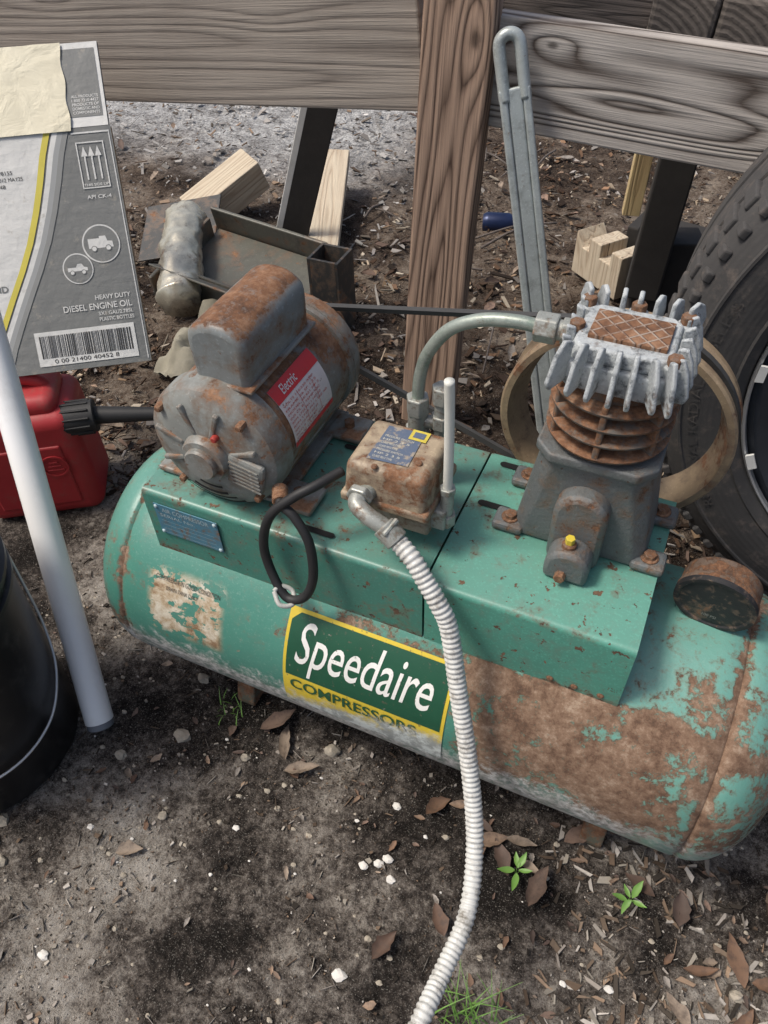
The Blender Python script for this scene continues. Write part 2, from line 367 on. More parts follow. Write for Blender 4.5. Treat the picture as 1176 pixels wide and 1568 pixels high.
for (x,y) in [(.127,-.217),(.29,-.191)]:
    V=[];F=[]
    for k in range(5): 
        a=k*1.15+random.uniform(-.3,.3); L=random.uniform(.018,.032)
        leaf(V,F,x+math.cos(a)*L*.6,y+math.sin(a)*L*.6,gz(x,y)+.022+random.uniform(-.008,.010),L,L*.32,a,random.uniform(-.4,.2),.5,0,None,.08)
    for k in range(3):
        n0=len(V); a=k*2; V+= [(x-.001,y,0),(x+.001,y,0),(x+.006*math.cos(a),y+.006*math.sin(a),.03)]; F.append((n0,n0+1,n0+2))
    mk('green_seedling',V,F,gl,None,True)
V=[];F=[]
for k in range(60):
    cx,cy=random.choice([(.124,-.413),(.10,-.42),(.15,-.42),(.12,-.44),(-.62,-.02),(-.4,-.17),(-.42,-.15)]); x=cx+random.uniform(-.03,.03); y=cy+random.uniform(-.02,.02); a=random.uniform(0,6.28); H=random.uniform(.02,.075)
    if cx<0: H*=.35
    n0=len(V); dx,dy=math.cos(a),math.sin(a)
    for i in range(5):
        t=i/4; ww=.0012*(1-t)+.0002; qx=x+dx*H*.9*t*t; qy=y+dy*H*.9*t*t; V+=[(qx-dy*ww,qy+dx*ww,H*t),(qx+dy*ww,qy-dx*ww,H*t)]
    for i in range(4): F.append((n0+2*i,n0+2*i+1,n0+2*i+3,n0+2*i+2))
mk('grass_tuft',V,F,gl,None)

# ------------------------------------------------------------------ timber fence
fence=group('timber_fence')
wp=wood('post_wood',(.40,.275,.20),(.065,.036,.024),2,1.,11,1.,ax=.45,knots=[(.035,.30,.026,.16)],face=(0,2),ring=.80)
wl=wood('board_wood_left',(.36,.315,.27),(.10,.078,.064),0,.8,8,.9,off=2.3,ax=.30,knots=[(.08,.085,.020,.11),(.60,.03,.03,.08)],ring=.50)
wr=wood('board_wood_right',(.48,.44,.40),(.085,.066,.055),0,.9,10,.8,off=6.1,ax=.30,knots=[(-.48,-.01,.045,.099),(-.30,-.03,.04,.099),(-.62,.055,.016,.12)],ring=.95)
post=box('post',(-.366,.722,.55),(.126,.042,1.5),wp,fence,(0,3.2,0),.006)
lb=box('rail_left',(-1.32,.765,.748),(1.80,.04,.235),wl,fence,(0,-5.3,-1),.004)
rb=box('rail_right',(.42,.766,.752),(1.44,.04,.174),wr,fence,(0,3.0,1.0),.004)
dk=wood('timber_dark',(.15,.125,.11),(.025,.02,.017),0,2.,7,1.2,off=9.)
eg=NB('timber_end_grain'); Xe,Ye,Ze=eg.sep(); rd_=eg.math('SQRT',eg.math('ADD',eg.math('POWER',eg.math('ADD',Xe,.05),2.),eg.math('POWER',eg.math('ADD',Ze,.07),2.)))
rd_=eg.math('ADD',rd_,eg.math('MULTIPLY',eg.noise(12,5),.02)); rn=eg.math('PINGPONG',eg.math('MULTIPLY',rd_,90.),.5)
egm=eg.fin(eg.mix(eg.math('ADD',rn,eg.math('MULTIPLY',eg.noise(60,6,.7),.6)),(.03,.025,.022),(.17,.145,.125)),.9,0,eg.math('ADD',rn,eg.noise(80,5)),.6,.003)
lt=wood('timber_pale',(.55,.47,.36),(.25,.18,.12),0,1.4,5,1.,off=4.)
box('backing_timber',(-.20,.93,.855),(.50,.10,.085),dk,fence,(0,1.6,0),.006)
for i,(x,z,w_) in enumerate([(-.015,.862,.105),(.100,.858,.115),(.222,.853,.118),(.348,.846,.12)]):
    box('stacked_timber_%d'%i,(x,1.12,z),(w_,.56,.082),egm,fence,(0,3,random.uniform(-1.5,1.5)),.008)
box('top_plank',(.30,1.02,.912),(.50,.30,.022),lt,fence,(0,3,-4),.003)
box('top_plank_b',(-.16,1.05,.918),(.42,.14,.03),lt,fence,(0,2,2),.003)

# ------------------------------------------------------------------ air compressor
ac=group('air_compressor')
ZA=.25; R=.19
b=NB('tank_paint'); X,Y,Z=b.sep()
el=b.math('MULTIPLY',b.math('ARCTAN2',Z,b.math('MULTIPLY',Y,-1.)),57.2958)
nA=b.noise(6.5,10,.70,dist=.4); nB=b.noise(24,10,.78,dist=.2); nC=b.noise(90,7,.7); nD=b.noise(260,4,.6)
nn=b.math('ADD',b.math('ADD',b.math('MULTIPLY',nA,.42),b.math('MULTIPLY',nB,.38)),b.math('MULTIPLY',nC,.20))
band=b.mr(b.math('ABSOLUTE',b.math('SUBTRACT',el,13)),8,50,.095,.055)
bias=b.math('MULTIPLY',band,b.mr(b.math('ADD',X,b.math('MULTIPLY',b.math('SUBTRACT',nA,.5),.3)),-.02,.06))
bias=b.math('SUBTRACT',bias,b.math('MULTIPLY',b.mr(X,.27,.34,0,.04),b.mr(el,50,20)))
sk1=b.math('MULTIPLY',b.mr(b.math('ABSOLUTE',b.math('SUBTRACT',el,46)),0,8,.085,0),b.mr(X,-.36,-.15))
bias=b.math('ADD',bias,sk1)
seam=b.math('MINIMUM',b.math('ABSOLUTE',b.math('SUBTRACT',X,.3095)),b.math('ABSOLUTE',b.math('ADD',X,.5373)))
bias=b.math('ADD',bias,b.mr(seam,0,.014,.075,0))
bias=b.math('ADD',bias,b.mr(X,-.48,-.58,0,.035))
rm=b.mr(b.math('ADD',nn,bias),.570,.592)
rm=b.math('MULTIPLY',rm,b.mr(nD,.25,.4,.55,1.))
halo=b.mr(b.math('ADD',nn,bias),.53,.58,0,.55)
sp=b.mr(nC,.655,.69); rm2=b.math('MAXIMUM',rm,b.math('MULTIPLY',sp,.85))
teal=b.mix(nA,(.050,.18,.140),(.085,.27,.210))
teal=b.mix(b.mr(X,.0,.25),teal,b.mix(nB,(.09,.27,.22),(.19,.40,.34)))
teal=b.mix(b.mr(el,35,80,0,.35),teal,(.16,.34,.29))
teal=b.mix(b.mr(nB,.50,.72,0,.6),teal,(.16,.175,.14))
teal=b.mix(b.mr(nD,.55,.7,0,.3),teal,(.25,.38,.32))
teal=b.mix(halo,teal,(.17,.15,.10))
rust=b.ramp(b.math('ADD',b.math('MULTIPLY',b.noise(13,10,.8),.5),b.math('MULTIPLY',b.noise(75,8,.8),.5)),[(.36,(.045,.027,.02)),(.45,(.12,.068,.042)),(.53,(.22,.14,.092)),(.64,(.40,.31,.23))])
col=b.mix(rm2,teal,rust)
lm1=b.math('MULTIPLY',b.mr(b.math('ABSOLUTE',b.math('ADD',X,.422)),.055,.07,1,0),b.mr(b.math('ABSOLUTE',b.math('SUBTRACT',el,24)),13,19,1,0))
lm1=b.math('MULTIPLY',lm1,b.mr(b.noise(20,6,.65,b.map((1,1,1.6))),.475,.49))
col=b.mix(lm1,col,b.ramp(nB,[(.40,(.22,.13,.07)),(.48,(.42,.33,.22)),(.6,(.62,.58,.48))]))
edg=b.math('ADD',el,b.math('MULTIPLY',b.math('SUBTRACT',nB,.5),60))
wm=b.math('MULTIPLY',b.mr(edg,3,-6),b.mr(b.math('ADD',nB,nC),.85,1.0,.55,1))
wm=b.math('MULTIPLY',wm,b.mr(X,.16,.30,1,.45))
col=b.mix(wm,col,b.mix(b.mr(nC,.35,.65),(.25,.255,.235),(.70,.70,.67)))
rg=b.mix(rm2,(.36,)*3,(.9,)*3)
tm=b.fin(col,rg,0,b.math('ADD',b.math('MULTIPLY',rm2,-.7),b.math('MULTIPLY',nC,.6)),.6,.0018)
prof=[]; xl,xr=-.5373,.3095; cap=.098
for i in range(15):
    t=math.pi/2*i/14; prof.append((max((R-.001)*math.sin(t),.0005),xl-cap*math.cos(t)-.006))
prof+=[(R-.002,xl-.003),(R-.0045,xl),(R,xl+.004)]
for k in range(1,30): prof.append((R,xl+.004+(xr-xl-.008)*k/30))
prof+=[(R,xr-.004),(R-.0045,xr),(R-.002,xr+.003)]
for i in range(15):
    t=math.pi/2*(1-i/14); prof.append((max((R-.001)*math.sin(t),.0005),xr+cap*math.cos(t)+.006))
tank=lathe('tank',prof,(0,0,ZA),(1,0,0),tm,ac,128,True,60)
fm=worn('foot_rust',(.05,.12,.09),.7,12)
for i,x in enumerate((-.42,.20)):
    extr('foot_%d'%i,[(-.13,0),(-.13,.012),(-.10,.11),(.10,.11),(.13,.012),(.13,0)],.035,Matrix.Translation((x,0,.0))@Matrix(((0,0,1,0),(1,0,0,0),(0,1,0,0),(0,0,0,1))),fm,ac,.003)
def pmat(name,paint,am,seed):
    b=NB(name); v=b.map((1,1,1),(seed,seed,0)); X,Y,Z=b.sep()
    nA=b.noise(7,10,.70,v); nB=b.noise(32,9,.75,v); nC=b.noise(120,6,.7,v); nD=b.noise(330,3,.6,v); nE=b.noise(75,5,.6,v)
    pc=b.mix(nA,mul(paint,.66),mul(paint,1.28)); pc=b.mix(b.mr(nB,.46,.72,0,.6),pc,(.15,.17,.135)); pc=b.mix(b.mr(nD,.52,.68,0,.35),pc,mul(paint,1.7))
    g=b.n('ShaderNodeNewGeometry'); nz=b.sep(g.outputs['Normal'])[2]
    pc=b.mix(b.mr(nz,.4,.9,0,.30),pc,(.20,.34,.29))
    edge=b.mr(Z,-.043,-.058,0,.07); edge=b.math('ADD',edge,b.mr(b.math('ABSOLUTE',b.math('SUBTRACT',Z,.055)),0,.006,.045,0))
    s_=b.math('ADD',b.math('ADD',b.math('MULTIPLY',nA,.45),b.math('MULTIPLY',nB,.40)),b.math('MULTIPLY',nC,.15))
    s_=b.math('ADD',s_,edge); m=b.mr(s_,am,am+.03)
    pc=b.mix(b.mr(s_,am-.05,am,0,.5),pc,(.14,.13,.09))
    m=b.math('MAXIMUM',m,b.mr(nB,.645,.67)); m=b.math('MAXIMUM',m,b.mr(nE,.64,.66)); m=b.math('MAXIMUM',m,b.mr(nC,.67,.70))
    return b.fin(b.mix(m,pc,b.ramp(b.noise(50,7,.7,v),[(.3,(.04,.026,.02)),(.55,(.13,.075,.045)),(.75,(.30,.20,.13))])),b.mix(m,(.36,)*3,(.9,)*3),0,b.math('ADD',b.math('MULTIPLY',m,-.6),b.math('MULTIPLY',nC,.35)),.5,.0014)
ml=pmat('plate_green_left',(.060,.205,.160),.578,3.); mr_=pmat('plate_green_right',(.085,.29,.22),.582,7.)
def saddle(name,x0,x1,mat,yf=-.1233,yb=.1305,zt=.509,zb=.393):
    t=.004; rr=.008
    def arc(cx,cz,r,a0,a1,n=5): return [(cx+r*math.cos(math.radians(a0+(a1-a0)*i/n)),cz+r*math.sin(math.radians(a0+(a1-a0)*i/n))) for i in range(n+1)]
    outer=[(yf,zb)]+arc(yf+rr,zt-rr,rr,180,90)+arc(yb-rr,zt-rr,rr,90,0)+[(yb,zb+.0)]
    inner=[(yb-t,zb)]+arc(yb-rr,zt-rr,rr-t,0,90)+arc(yf+rr,zt-rr,rr-t,90,180)+[(yf+t,zb)]
    pl=outer+inner; cz=.45
    n=len(pl); xc=(x0+x1)/2; NX=14
    vs=[]
    for k in range(NX+1):
        xx=x0+(x1-x0)*k/NX
        for (y,z) in pl:
            wv=.0016*mn.noise((xx*9,y*12,z*9)); vs.append((xx-xc,y+(wv if z<zt-.01 else 0),z-cz+(wv if z>=zt-.01 and abs(y)<.11 else 0)))
    fs=[(k*n+i,k*n+(i+1)%n,(k+1)*n+(i+1)%n,(k+1)*n+i) for k in range(NX) for i in range(n)]
    m=len(outer)
    for q in (0,n*NX):
        for i in range(m-1): fs.append((q+i,q+i+1,q+n-2-i,q+n-1-i))
    o=mk(name,vs,fs,mat,ac,False,(xc,0,cz)); fixn(o); sm(o,50); return o
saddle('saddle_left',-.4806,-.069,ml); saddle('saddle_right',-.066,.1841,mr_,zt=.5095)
blk=plain('void_black',(.008,.008,.008),.9,.1)
def slot(nm,x,y,L,wd,ang=0,z=.5112):
    pts=[]
    for i in range(9): a=math.pi/2-math.pi*i/8; pts.append((L/2+wd/2*math.cos(a),wd/2*math.sin(a)))
    for i in range(9): a=-math.pi/2-math.pi*i/8; pts.append((-L/2+wd/2*math.cos(a),wd/2*math.sin(a)))
    c,s=math.cos(ang),math.sin(ang); mk(nm,[(x+a*c-q*s,y+a*s+q*c,z) for a,q in pts],[tuple(range(len(pts)))[::-1]],blk,ac)
slot('slot_1',-.026,.108,.035,.010); slot('slot_2',-.03,.028,.035,.010); slot('slot_3',-.225,-.100,.045,.009); slot('slot_4',-.235,.06,.045,.009)
def tmap(off):
    def f(x,e):
        a=math.radians(e); rr=R+off; return (x,-rr*math.cos(a),ZA+rr*math.sin(a))
    return f
def labmat(name,c,lo=3.,hi=13.,c2=(.52,.56,.54)):
    b=NB(name); X,Y,Z=b.sep()
    el=b.math('MULTIPLY',b.math('ARCTAN2',b.math('SUBTRACT',Z,ZA),b.math('MULTIPLY',Y,-1.)),57.2958)
    n=b.noise(34,9,.75); k=b.math('ADD',el,b.math('ADD',b.math('MULTIPLY',b.math('SUBTRACT',n,.5),34),b.math('MULTIPLY',X,-50)))
    m=b.mr(k,hi,lo); pc=b.mix(b.noise(25,7,.7),mul(c,.75),mul(c,1.2))
    pc=b.mix(b.mr(b.noise(140,5,.7),.61,.67,0,.75),pc,(.12,.10,.07)); pc=b.mix(b.mr(b.noise(70,6,.75),.65,.69),pc,(.35,.36,.32))
    wc_=b.mix(b.mr(b.noise(60,6,.7),.4,.6),mul(c2,.6),mul(c2,1.2))
    return b.fin(b.mix(m,pc,wc_),.45,0,b.noise(150,4),.2,.001)
Lg=labmat('label_green',(.012,.080,.042),-2,8); Ly=labmat('label_yellow',(.66,.50,.05),4,13); Lw=labmat('label_white',(.80,.80,.76),-10,-5); Ld=labmat('label_dark',(.02,.09,.04),6,12,(.5,.5,.44))
decal_grid('label_yellow_field',-.255,-9,-.012,44.5,24,18,tmap(.0012),Ly,ac)
def gmap(x,e): return tmap(.0018)(x,e)
ch=.012; V=[];F=[];NXg,NYg=30,16
for j in range(NYg+1):
    e_=12.0+(42.8-12.0)*j/NYg; ins=ch*max(0,1-(42.8-e_)/3.6)
    for i in range(NXg+1): V.append(gmap(-.250+ins+(.233-2*ins)*i/NXg,e_))
for j in range(NYg):
    for i in range(NXg): a=j*(NXg+1)+i; F.append((a,a+1,a+NXg+2,a+NXg+1))
mk('label_green_field',V,F,Lg,ac,True)
decal_text('logo_text','Speedaire',tmap(.0024),-.237,13.6,-.034,40.0,Lw,ac,.004,.28,2)
decal_text('logo_subtext','COMPRESSORS',tmap(.0024),-.243,4.0,-.05,10.2,Ld,ac,.012,0,1)
tdk=plain('faded_print',(.05,.04,.035),.8)
decal_text('old_print_1','COMPRESSOR IN GOOD CONDITION',tmap(.0011),-.475,35,-.365,37.2,tdk,ac,.0,0,0)
decal_text('old_print_2','DRAIN TANK DAILY',tmap(.0011),-.455,31,-.40,32.8,tdk,ac,.0,0,0)
bl=worn('nameplate_blue',(.08,.21,.29),.25,30,.35,.6); box('nameplate',(-.412,-.1256,.463),(.102,.0015,.058),bl,ac,b=.0)
wt=plain('nameplate_text',(.40,.50,.53),.6)
fN=lambda x,z:(x,-.1268,z)
decal_text('nameplate_text',"SERIAL No.",fN,-.455,.470,-.40,.476,wt,ac)
decal_text('nameplate_text_b',"AIR COMPRESSOR",fN,-.45,.480,-.375,.488,wt,ac)
for i in range(4):
    decal_poly('np_line_%d'%i,[(-.455,.462-i*.008),(-.37,.462-i*.008),(-.37,.4625-i*.008),(-.455,.4625-i*.008)],fN,wt,ac)
for i,(x,z) in enumerate([(-.459,.488),(-.365,.488),(-.459,.438),(-.365,.438)]): cyl('np_rivet_%d'%i,(x,-.123,z),(x,-.1285,z),.003,wt,ac,seg=10)
rustm=worn('rust_bolt',(.2,.12,.08),.75,30)
for i,x in enumerate((.10,.13,.162)): cyl('skirt_hole_%d'%i,(x,-.1218,.405),(x,-.1252,.405),.0045,rustm,ac,seg=12)
# ---- motor
mg=worn('motor_grey',(.24,.25,.235),.36,8,.45,.55,.35,.03,dirt=(.09,.075,.06),dirtamt=.7); mb=worn('motor_body',(.215,.22,.205),.53,8,.45,.6,.35,.07,dirt=(.10,.08,.06),dirtamt=.7)
mx,mz=-.358,.602
prof=[(.0005,-.132),(.020,-.132),(.022,-.129),(.022,-.124),(.029,-.123),(.031,-.120),(.033,-.112),(.060,-.110),(.078,-.105),(.088,-.097),(.091,-.088),(.0915,-.066),(.0915,-.062),(.087,-.061)]
lathe('motor_front_bell',prof,(mx,0,mz),(0,1,0),mg,ac,72,True,30,cap=False)
lathe('motor_body',[(.0868,-.063)]+[(.0868,-.063+.17*k/12) for k in range(1,13)],(mx,0,mz),(0,1,0),mb,ac,72,True,60,cap=False)
lathe('motor_rear_bell',[(.0868,.105),(.0915,.106),(.0915,.114),(.089,.115),(.0915,.116),(.0915,.128),(.086,.142),(.07,.150),(.02,.155),(.0005,.155)],(mx,0,mz),(0,1,0),mg,ac,72,True,30,cap=False)
cyl('motor_shaft',(mx,.15,mz),(mx,.215,mz),.009,mg,ac); lathe('motor_pulley',[(.012,.174),(.036,.175),(.036,.179),(.029,.189),(.036,.199),(.036,.203),(.012,.204)],(mx,0,mz),(0,1,0),fm,ac,40,True,30)
def bellpt(r,a,y): return (mx+r*math.cos(math.radians(a)),y,mz+r*math.sin(math.radians(a)))
for k,(a0,a1,rr,w2) in enumerate([(232,300,.078,.004),(236,296,.068,.004),(240,290,.058,.004),(246,286,.048,.0035)]):
    vs=[];N=14
    for i in range(N+1):
        a=a0+(a1-a0)*i/N
        for q in (rr-w2/2,rr+w2/2):
            yy=-.1135 if q<.062 else -.1135+(q-.06)*.42
            vs.append(bellpt(q,a,yy-.0012))
    mk('bell_vent_%d'%k,vs,[(2*i,2*i+1,2*i+3,2*i+2) for i in range(N)],blk,ac)
for k,a in enumerate((48,138,228,318)):
    cyl('bell_screw_%d'%k,bellpt(.081,a,-.095),bellpt(.081,a,-.112),.005,rustm,ac,seg=8)
for k,a in enumerate((20,70,110,160,200,340)):
    p=bellpt(.055,a,-.110); box('bell_web_%d'%k,p,(.040,.007,.007),mg,ac,(0,-a,0),.002)
box('bell_cover',(mx+.052,-.1105,mz-.012),(.05,.010,.05),mg,ac,(0,12,0),.005)
for k in range(6): box('cover_louvre_%d'%k,(mx+.053,-.1165,mz-.03+k*.0065),(.04,.002,.0022),mg,ac,(0,12,0),.0)
cyl('reset_button',bellpt(.042,62,-.108),bellpt(.042,62,-.119),.0045,plain('button_red',(.35,.04,.03),.5),ac,seg=14)
cp=[(-.037,-.05),(.037,-.05),(.039,0.)]
for i in range(11):
    a=math.pi*i/10; cp.append((.039*math.cos(a),.012+.026*math.sin(a)))
cp.append((-.039,0.))
o=extr('capacitor_cover',cp,.150,Matrix.Translation((-.345,.078,.728))@Matrix(((1,0,0,0),(0,0,-1,0),(0,1,0,0),(0,0,0,1))),worn('cap_cover',(.21,.23,.23),.40,9,.42,.5,.35,.12,dirt=(.09,.075,.06),dirtamt=.7),ac,.010)
o.modifiers['b'].segments=4; sm(o,50); 
box('cap_flange',(-.345,.003,.688),(.088,.160,.005),mg,ac,b=.002)
def mmap(off):
    def f(y,e):
        a=math.radians(e); rr=.0868+off; return (mx+rr*math.cos(a),y,mz+rr*math.sin(a))
    return f
def dirtylab(name,c,thr=.60):
    b=NB(name); pc=b.mix(b.noise(20,6),mul(c,.8),mul(c,1.15)); m=b.mr(b.noise(90,7,.75),thr,thr+.05,0,.85); return b.fin(b.mix(m,pc,(.22,.13,.09)),.5,0,b.noise(90,5),.2,.001)
LR=dirtylab('label_red',(.60,.035,.04)); LW=dirtylab('label_offwhite',(.68,.62,.60)); LRl=plain('label_redline',(.5,.08,.07),.5,.1)
decal_grid('motor_label',-.048,-6,.052,50,6,12,mmap(.0010),LW,ac)
decal_grid('motor_label_head',-.048,36,.052,50,6,4,mmap(.0016),LR,ac)
decal_grid('motor_label_foot',-.048,-6,.052,-1,6,2,mmap(.0016),LR,ac)
decal_text('motor_label_logo','Electric',mmap(.0022),-.03,39,.005,47,LW,ac,.01,.2,1)
for k in range(9):
    e=33-k*3.8
    decal_text('ml_text_%d'%k,random.choice(['MODEL 6K421 HP 2','RPM 1725 PH 1 HZ 60','VOLTS 115/230 AMP','FRAME 56 SF 1.15','INS CL B  TEMP 40C']),mmap(.0018),-.044,e-1.8,random.uniform(.01,.048),e,LRl,ac)
for q in (-.01,.022): decal_grid('ml_rule_%s'%('a' if q<0 else 'b'),q,2,q+.0006,34,1,8,mmap(.0019),LRl,ac)
box('motor_base',(mx,.02,.5165),(.15,.20,.007),mg,ac,b=.002)
for i,(x,y) in enumerate([(-.268,-.06),(-.268,.09),(-.448,-.06),(-.448,.09)]):
    box('motor_foot_%d'%i,(x,y,.517),(.055,.05,.009),mg,ac,b=.003); hexn('motor_bolt_%d'%i,(x,y,.521),(x,y,.531),.008,rustm,ac)
for i,s in enumerate((-1,1)): box('motor_rib_%d'%i,(mx+s*.06,.02,.535),(.008,.19,.045),mg,ac,(0,s*28,0),.002)
# ---- pump
pg=worn('pump_casting',(.135,.145,.145),.26,14,.45,.5,.35,.0,bs=1.,bumpsc=190,dirt=(.09,.08,.07),dirtamt=.6); pr_=worn('pump_rust_fins',(.10,.095,.09),.62,16,.8,.6,.4,.05)
px,py=.083,.048
def loft(name,secs,mat,parent,b=.004):
    vs=[];fs=[];n=8
    for (cx,cy,hx,hy,ch,z) in secs:
        for (a,q) in [(-hx+ch,-hy),(hx-ch,-hy),(hx,-hy+ch),(hx,hy-ch),(hx-ch,hy),(-hx+ch,hy),(-hx,hy-ch),(-hx,-hy+ch)]: vs.append((cx+a-px,cy+q-py,z-.58))
    for k in range(len(secs)-1):
        for i in range(n): j=(i+1)%n; fs.append((k*n+i,k*n+j,(k+1)*n+j,(k+1)*n+i))
    fs.append(tuple(range(n))[::-1]); fs.append(tuple(range((len(secs)-1)*n,len(secs)*n)))
    o=mk(name,vs,fs,mat,parent,False,(px,py,.58)); fixn(o); bev(o,b,3,20); sm(o,60); return o
loft('crankcase',[(px,py,.082,.054,.012,.511),(px,py,.080,.054,.014,.527),(px,py,.070,.054,.018,.60),(px,py,.064,.056,.020,.640),(px,py,.065,.058,.020,.648)],pg,ac,.006)
loft('crankcase_flange',[(px,py,.068,.062,.020,.647),(px,py,.068,.062,.020,.660)],pg,ac,.003)
for i,(x,y) in enumerate([(px-.086,py-.042),(px+.086,py-.042),(px-.086,py+.04),(px+.086,py+.04)]):
    box('pump_foot_%d'%i,(x,y,.517),(.040,.034,.013),pg,ac,b=.005); hexn('pump_bolt_%d'%i,(x,y,.523),(x,y,.531),.0080,rustm,ac)
    cyl('pump_washer_%d'%i,(x,y,.5235),(x,y,.5255),.011,rustm,ac)
ar=[(-.031,0),(.031,0)]+[(.031*math.cos(math.pi*i/12),.078+.031*math.sin(math.pi*i/12)) for i in range(13)]
MY=lambda x,y,z: Matrix.Translation((x,y,z))@Matrix(((1,0,0,0),(0,0,-1,0),(0,1,0,0),(0,0,0,1)))
sm(extr('crank_boss',ar,.042,MY(px,.012,.511),pg,ac,.007),50)
ar2=[(-.026,0),(.026,0)]+[(.026*math.cos(math.pi*i/10),.022+.026*math.sin(math.pi*i/10)) for i in range(11)]
sm(extr('oil_boss',ar2,.034,MY(px,-.026,.511),pg,ac,.006),50)
cyl('oil_plug_base',(px-.003,-.044,.555),(px-.003,-.044,.564),.0085,rustm,ac)
hexn('oil_plug_yellow',(px-.003,-.044,.563),(px-.003,-.044,.572),.0058,plain('plug_yellow',(.60,.47,.05),.4,.3),ac)
hexn('drain_plug',(px-.004,-.058,.524),(px-.004,-.069,.524),.0068,rustm,ac)
lathe('cylinder_core',[(.050,.658),(.050,.748)],(px,py,0),(0,0,1),pr_,ac,48)
for k in range(4):
    z=.668+k*.0200
    lathe('cylinder_fin_%d'%k,[(.047,z),(.064,z),(.0675,z+.002),(.068,z+.0045),(.0655,z+.0065),(.047,z+.0072)],(px,py,0),(0,0,1),pr_,ac,56,True,50)
for k,a in enumerate((-90,-35,-145,0,90)):
    aa=math.radians(a); box('cylinder_rib_%d'%k,(px+.056*math.cos(aa),py+.056*math.sin(aa),.705),(.022,.007,.075),pr_,ac,(0,0,a),.002)
hm=worn('head_alloy',(.46,.49,.50),.10,24,.5,.35,.5,.0,dirt=(.035,.045,.055),dirtamt=1.,bs=1.,bumpsc=150)
loft('head_base',[(px,py,.056,.052,.012,.746),(px,py,.056,.052,.012,.775)],hm,ac,.002)
loft('head_cap',[(px,py,.052,.046,.010,.775),(px,py,.048,.042,.010,.790)],hm,ac,.003)
dp=NB('diamond_rust'); v=dp.map((1,1,1),(0,0,0),(0,0,math.radians(45)))
A_=dp.sep(v); g1=dp.math('PINGPONG',A_[0],.0065); g2=dp.math('PINGPONG',A_[1],.0065); ln=dp.mr(dp.math('MINIMUM',g1,g2),.0006,.0016,1,0)
dm=dp.fin(dp.mix(dp.math('MULTIPLY',ln,dp.mr(dp.noise(60,6,.7),.35,.6)),rustcol(dp,60),(.34,.27,.22)),.85,0,ln,.8,.002)
box('head_grid_plate',(px+.002,py,.7915),(.078,.05,.006),dm,ac,b=.001)
def fin(nm,c,outdir,L,H,drop,th=.0046):
    ox=Vector((outdir[0],outdir[1],0)).normalized(); sd_=Vector((-ox.y,ox.x,0))
    pl=[(0,.004),(.0,.044),(.010,.048),(L*.72,.036-drop*.5),(L,.012-drop),(L*.88,.004-drop),(.01,-.002)]
    v=[];n=len(pl); tw=random.uniform(-.12,.12)
    for s in (-1,1):
        for k,(a,z) in enumerate(pl):
            tt=th*(.55 if k not in(0,6) else .8); v.append(ox*a+sd_*(s*tt+tw*a)+Vector((0,0,z+random.uniform(-.001,.001))))
    f=[tuple(range(n)),tuple(range(n,2*n))[::-1]]+[(i,i+n,(i+1)%n+n,(i+1)%n) for i in range(n)]
    o=mk(nm,v,f,hm,ac,False,c); fixn(o); bev(o,.0018,3,30); return sm(o,60)
for k in range(7):
    t=(k-3)/3; fin('head_fin_front_%d'%k,(px+t*.048,py-.044,.752),(t*.55+.05,-1),.028+.006*(1-abs(t)),.04,.010)
    fin('head_fin_back_%d'%k,(px+t*.050,py+.044,.758),(t*.62,1),.026,.04,-.014)
for k in range(5):
    t=(k-2)/2; fin('head_fin_left_%d'%k,(px-.050,py+t*.036,.750),(-1,t*.4),.012,.04,.000); fin('head_fin_right_%d'%k,(px+.050,py+t*.036,.750),(1,t*.4),.024,.04,.002)
for k,(a,q) in enumerate([(-1,-.2),(1,-.85),(1,1),(-1,1),(.0,1.1)]):
    x,y=px+a*.051,py+q*.042; cyl('head_boss_%d'%k,(x,y,.755),(x,y,.787),.0105,hm,ac); hexn('head_bolt_%d'%k,(x,y,.786),(x,y,.796),.0082,rustm,ac)
fw=worn('flywheel_paint',(.33,.245,.155),.42,12,.42,.4,.45); fwd=worn('flywheel_web',(.10,.075,.05),.5,12,.7,.5,.4); cx,cz,cy=.080,.565,.19
lathe('flywheel_rim',[(.141,-.027),(.149,-.027),(.152,-.024),(.152,-.016),(.142,-.004),(.142,.004),(.152,.016),(.152,.024),(.149,.027),(.130,.027),(.127,.022),(.137,-.010)],(cx,cy,cz),(0,1,0),fw,ac,96,True,35,closed=True)
lathe('flywheel_hub',[(.01,-.03),(.03,-.03),(.032,-.026),(.032,.02),(.01,.02)],(cx,cy,cz),(0,1,0),fw,ac,32)
for k,a in enumerate((82,248,285)):
    box('flywheel_spoke_%d'%k,(cx+.082*math.cos(math.radians(a)),cy+.008,cz+.082*math.sin(math.radians(a))),(.110,.010,.034),fwd,ac,(0,-a,0),.003)
cyl('crank_shaft',(px,.09,cz+.0),(px,.19,cz+.0),.014,pg,ac)
rub=plain('rubber_black',(.018,.018,.019),.6,.3)
def ang(c1,r1,c2,r2):
    d=math.hypot(c2[0]-c1[0],c2[1]-c1[1]); th=math.atan2(c2[1]-c1[1],c2[0]-c1[0]); q=math.acos((r1-r2)/d); return th,q
RB=.149; th,q=ang((mx,mz),.034,(cx,cz),RB); bp=[]
for i in range(13): a=th+q+(2*math.pi-2*q)*i/12; bp.append((mx+.034*math.cos(a),mz+.034*math.sin(a)))
for i in range(33): a=th-q+(2*q)*i/32; bp.append((cx+RB*math.cos(a),cz+RB*math.sin(a)))
vs=[];N=len(bp)
for i,(x,z) in enumerate(bp):
    c=(mx,mz) if i<13 else (cx,cz); dx,dz=x-c[0],z-c[1]; l=math.hypot(dx,dz); dx/=l;dz/=l
    for (o1,o2) in [(-.0040,-.003),(.0035,-.005),(.0035,.005),(-.0040,.003)]: vs.append((x+dx*o1,cy+o2,z+dz*o1))
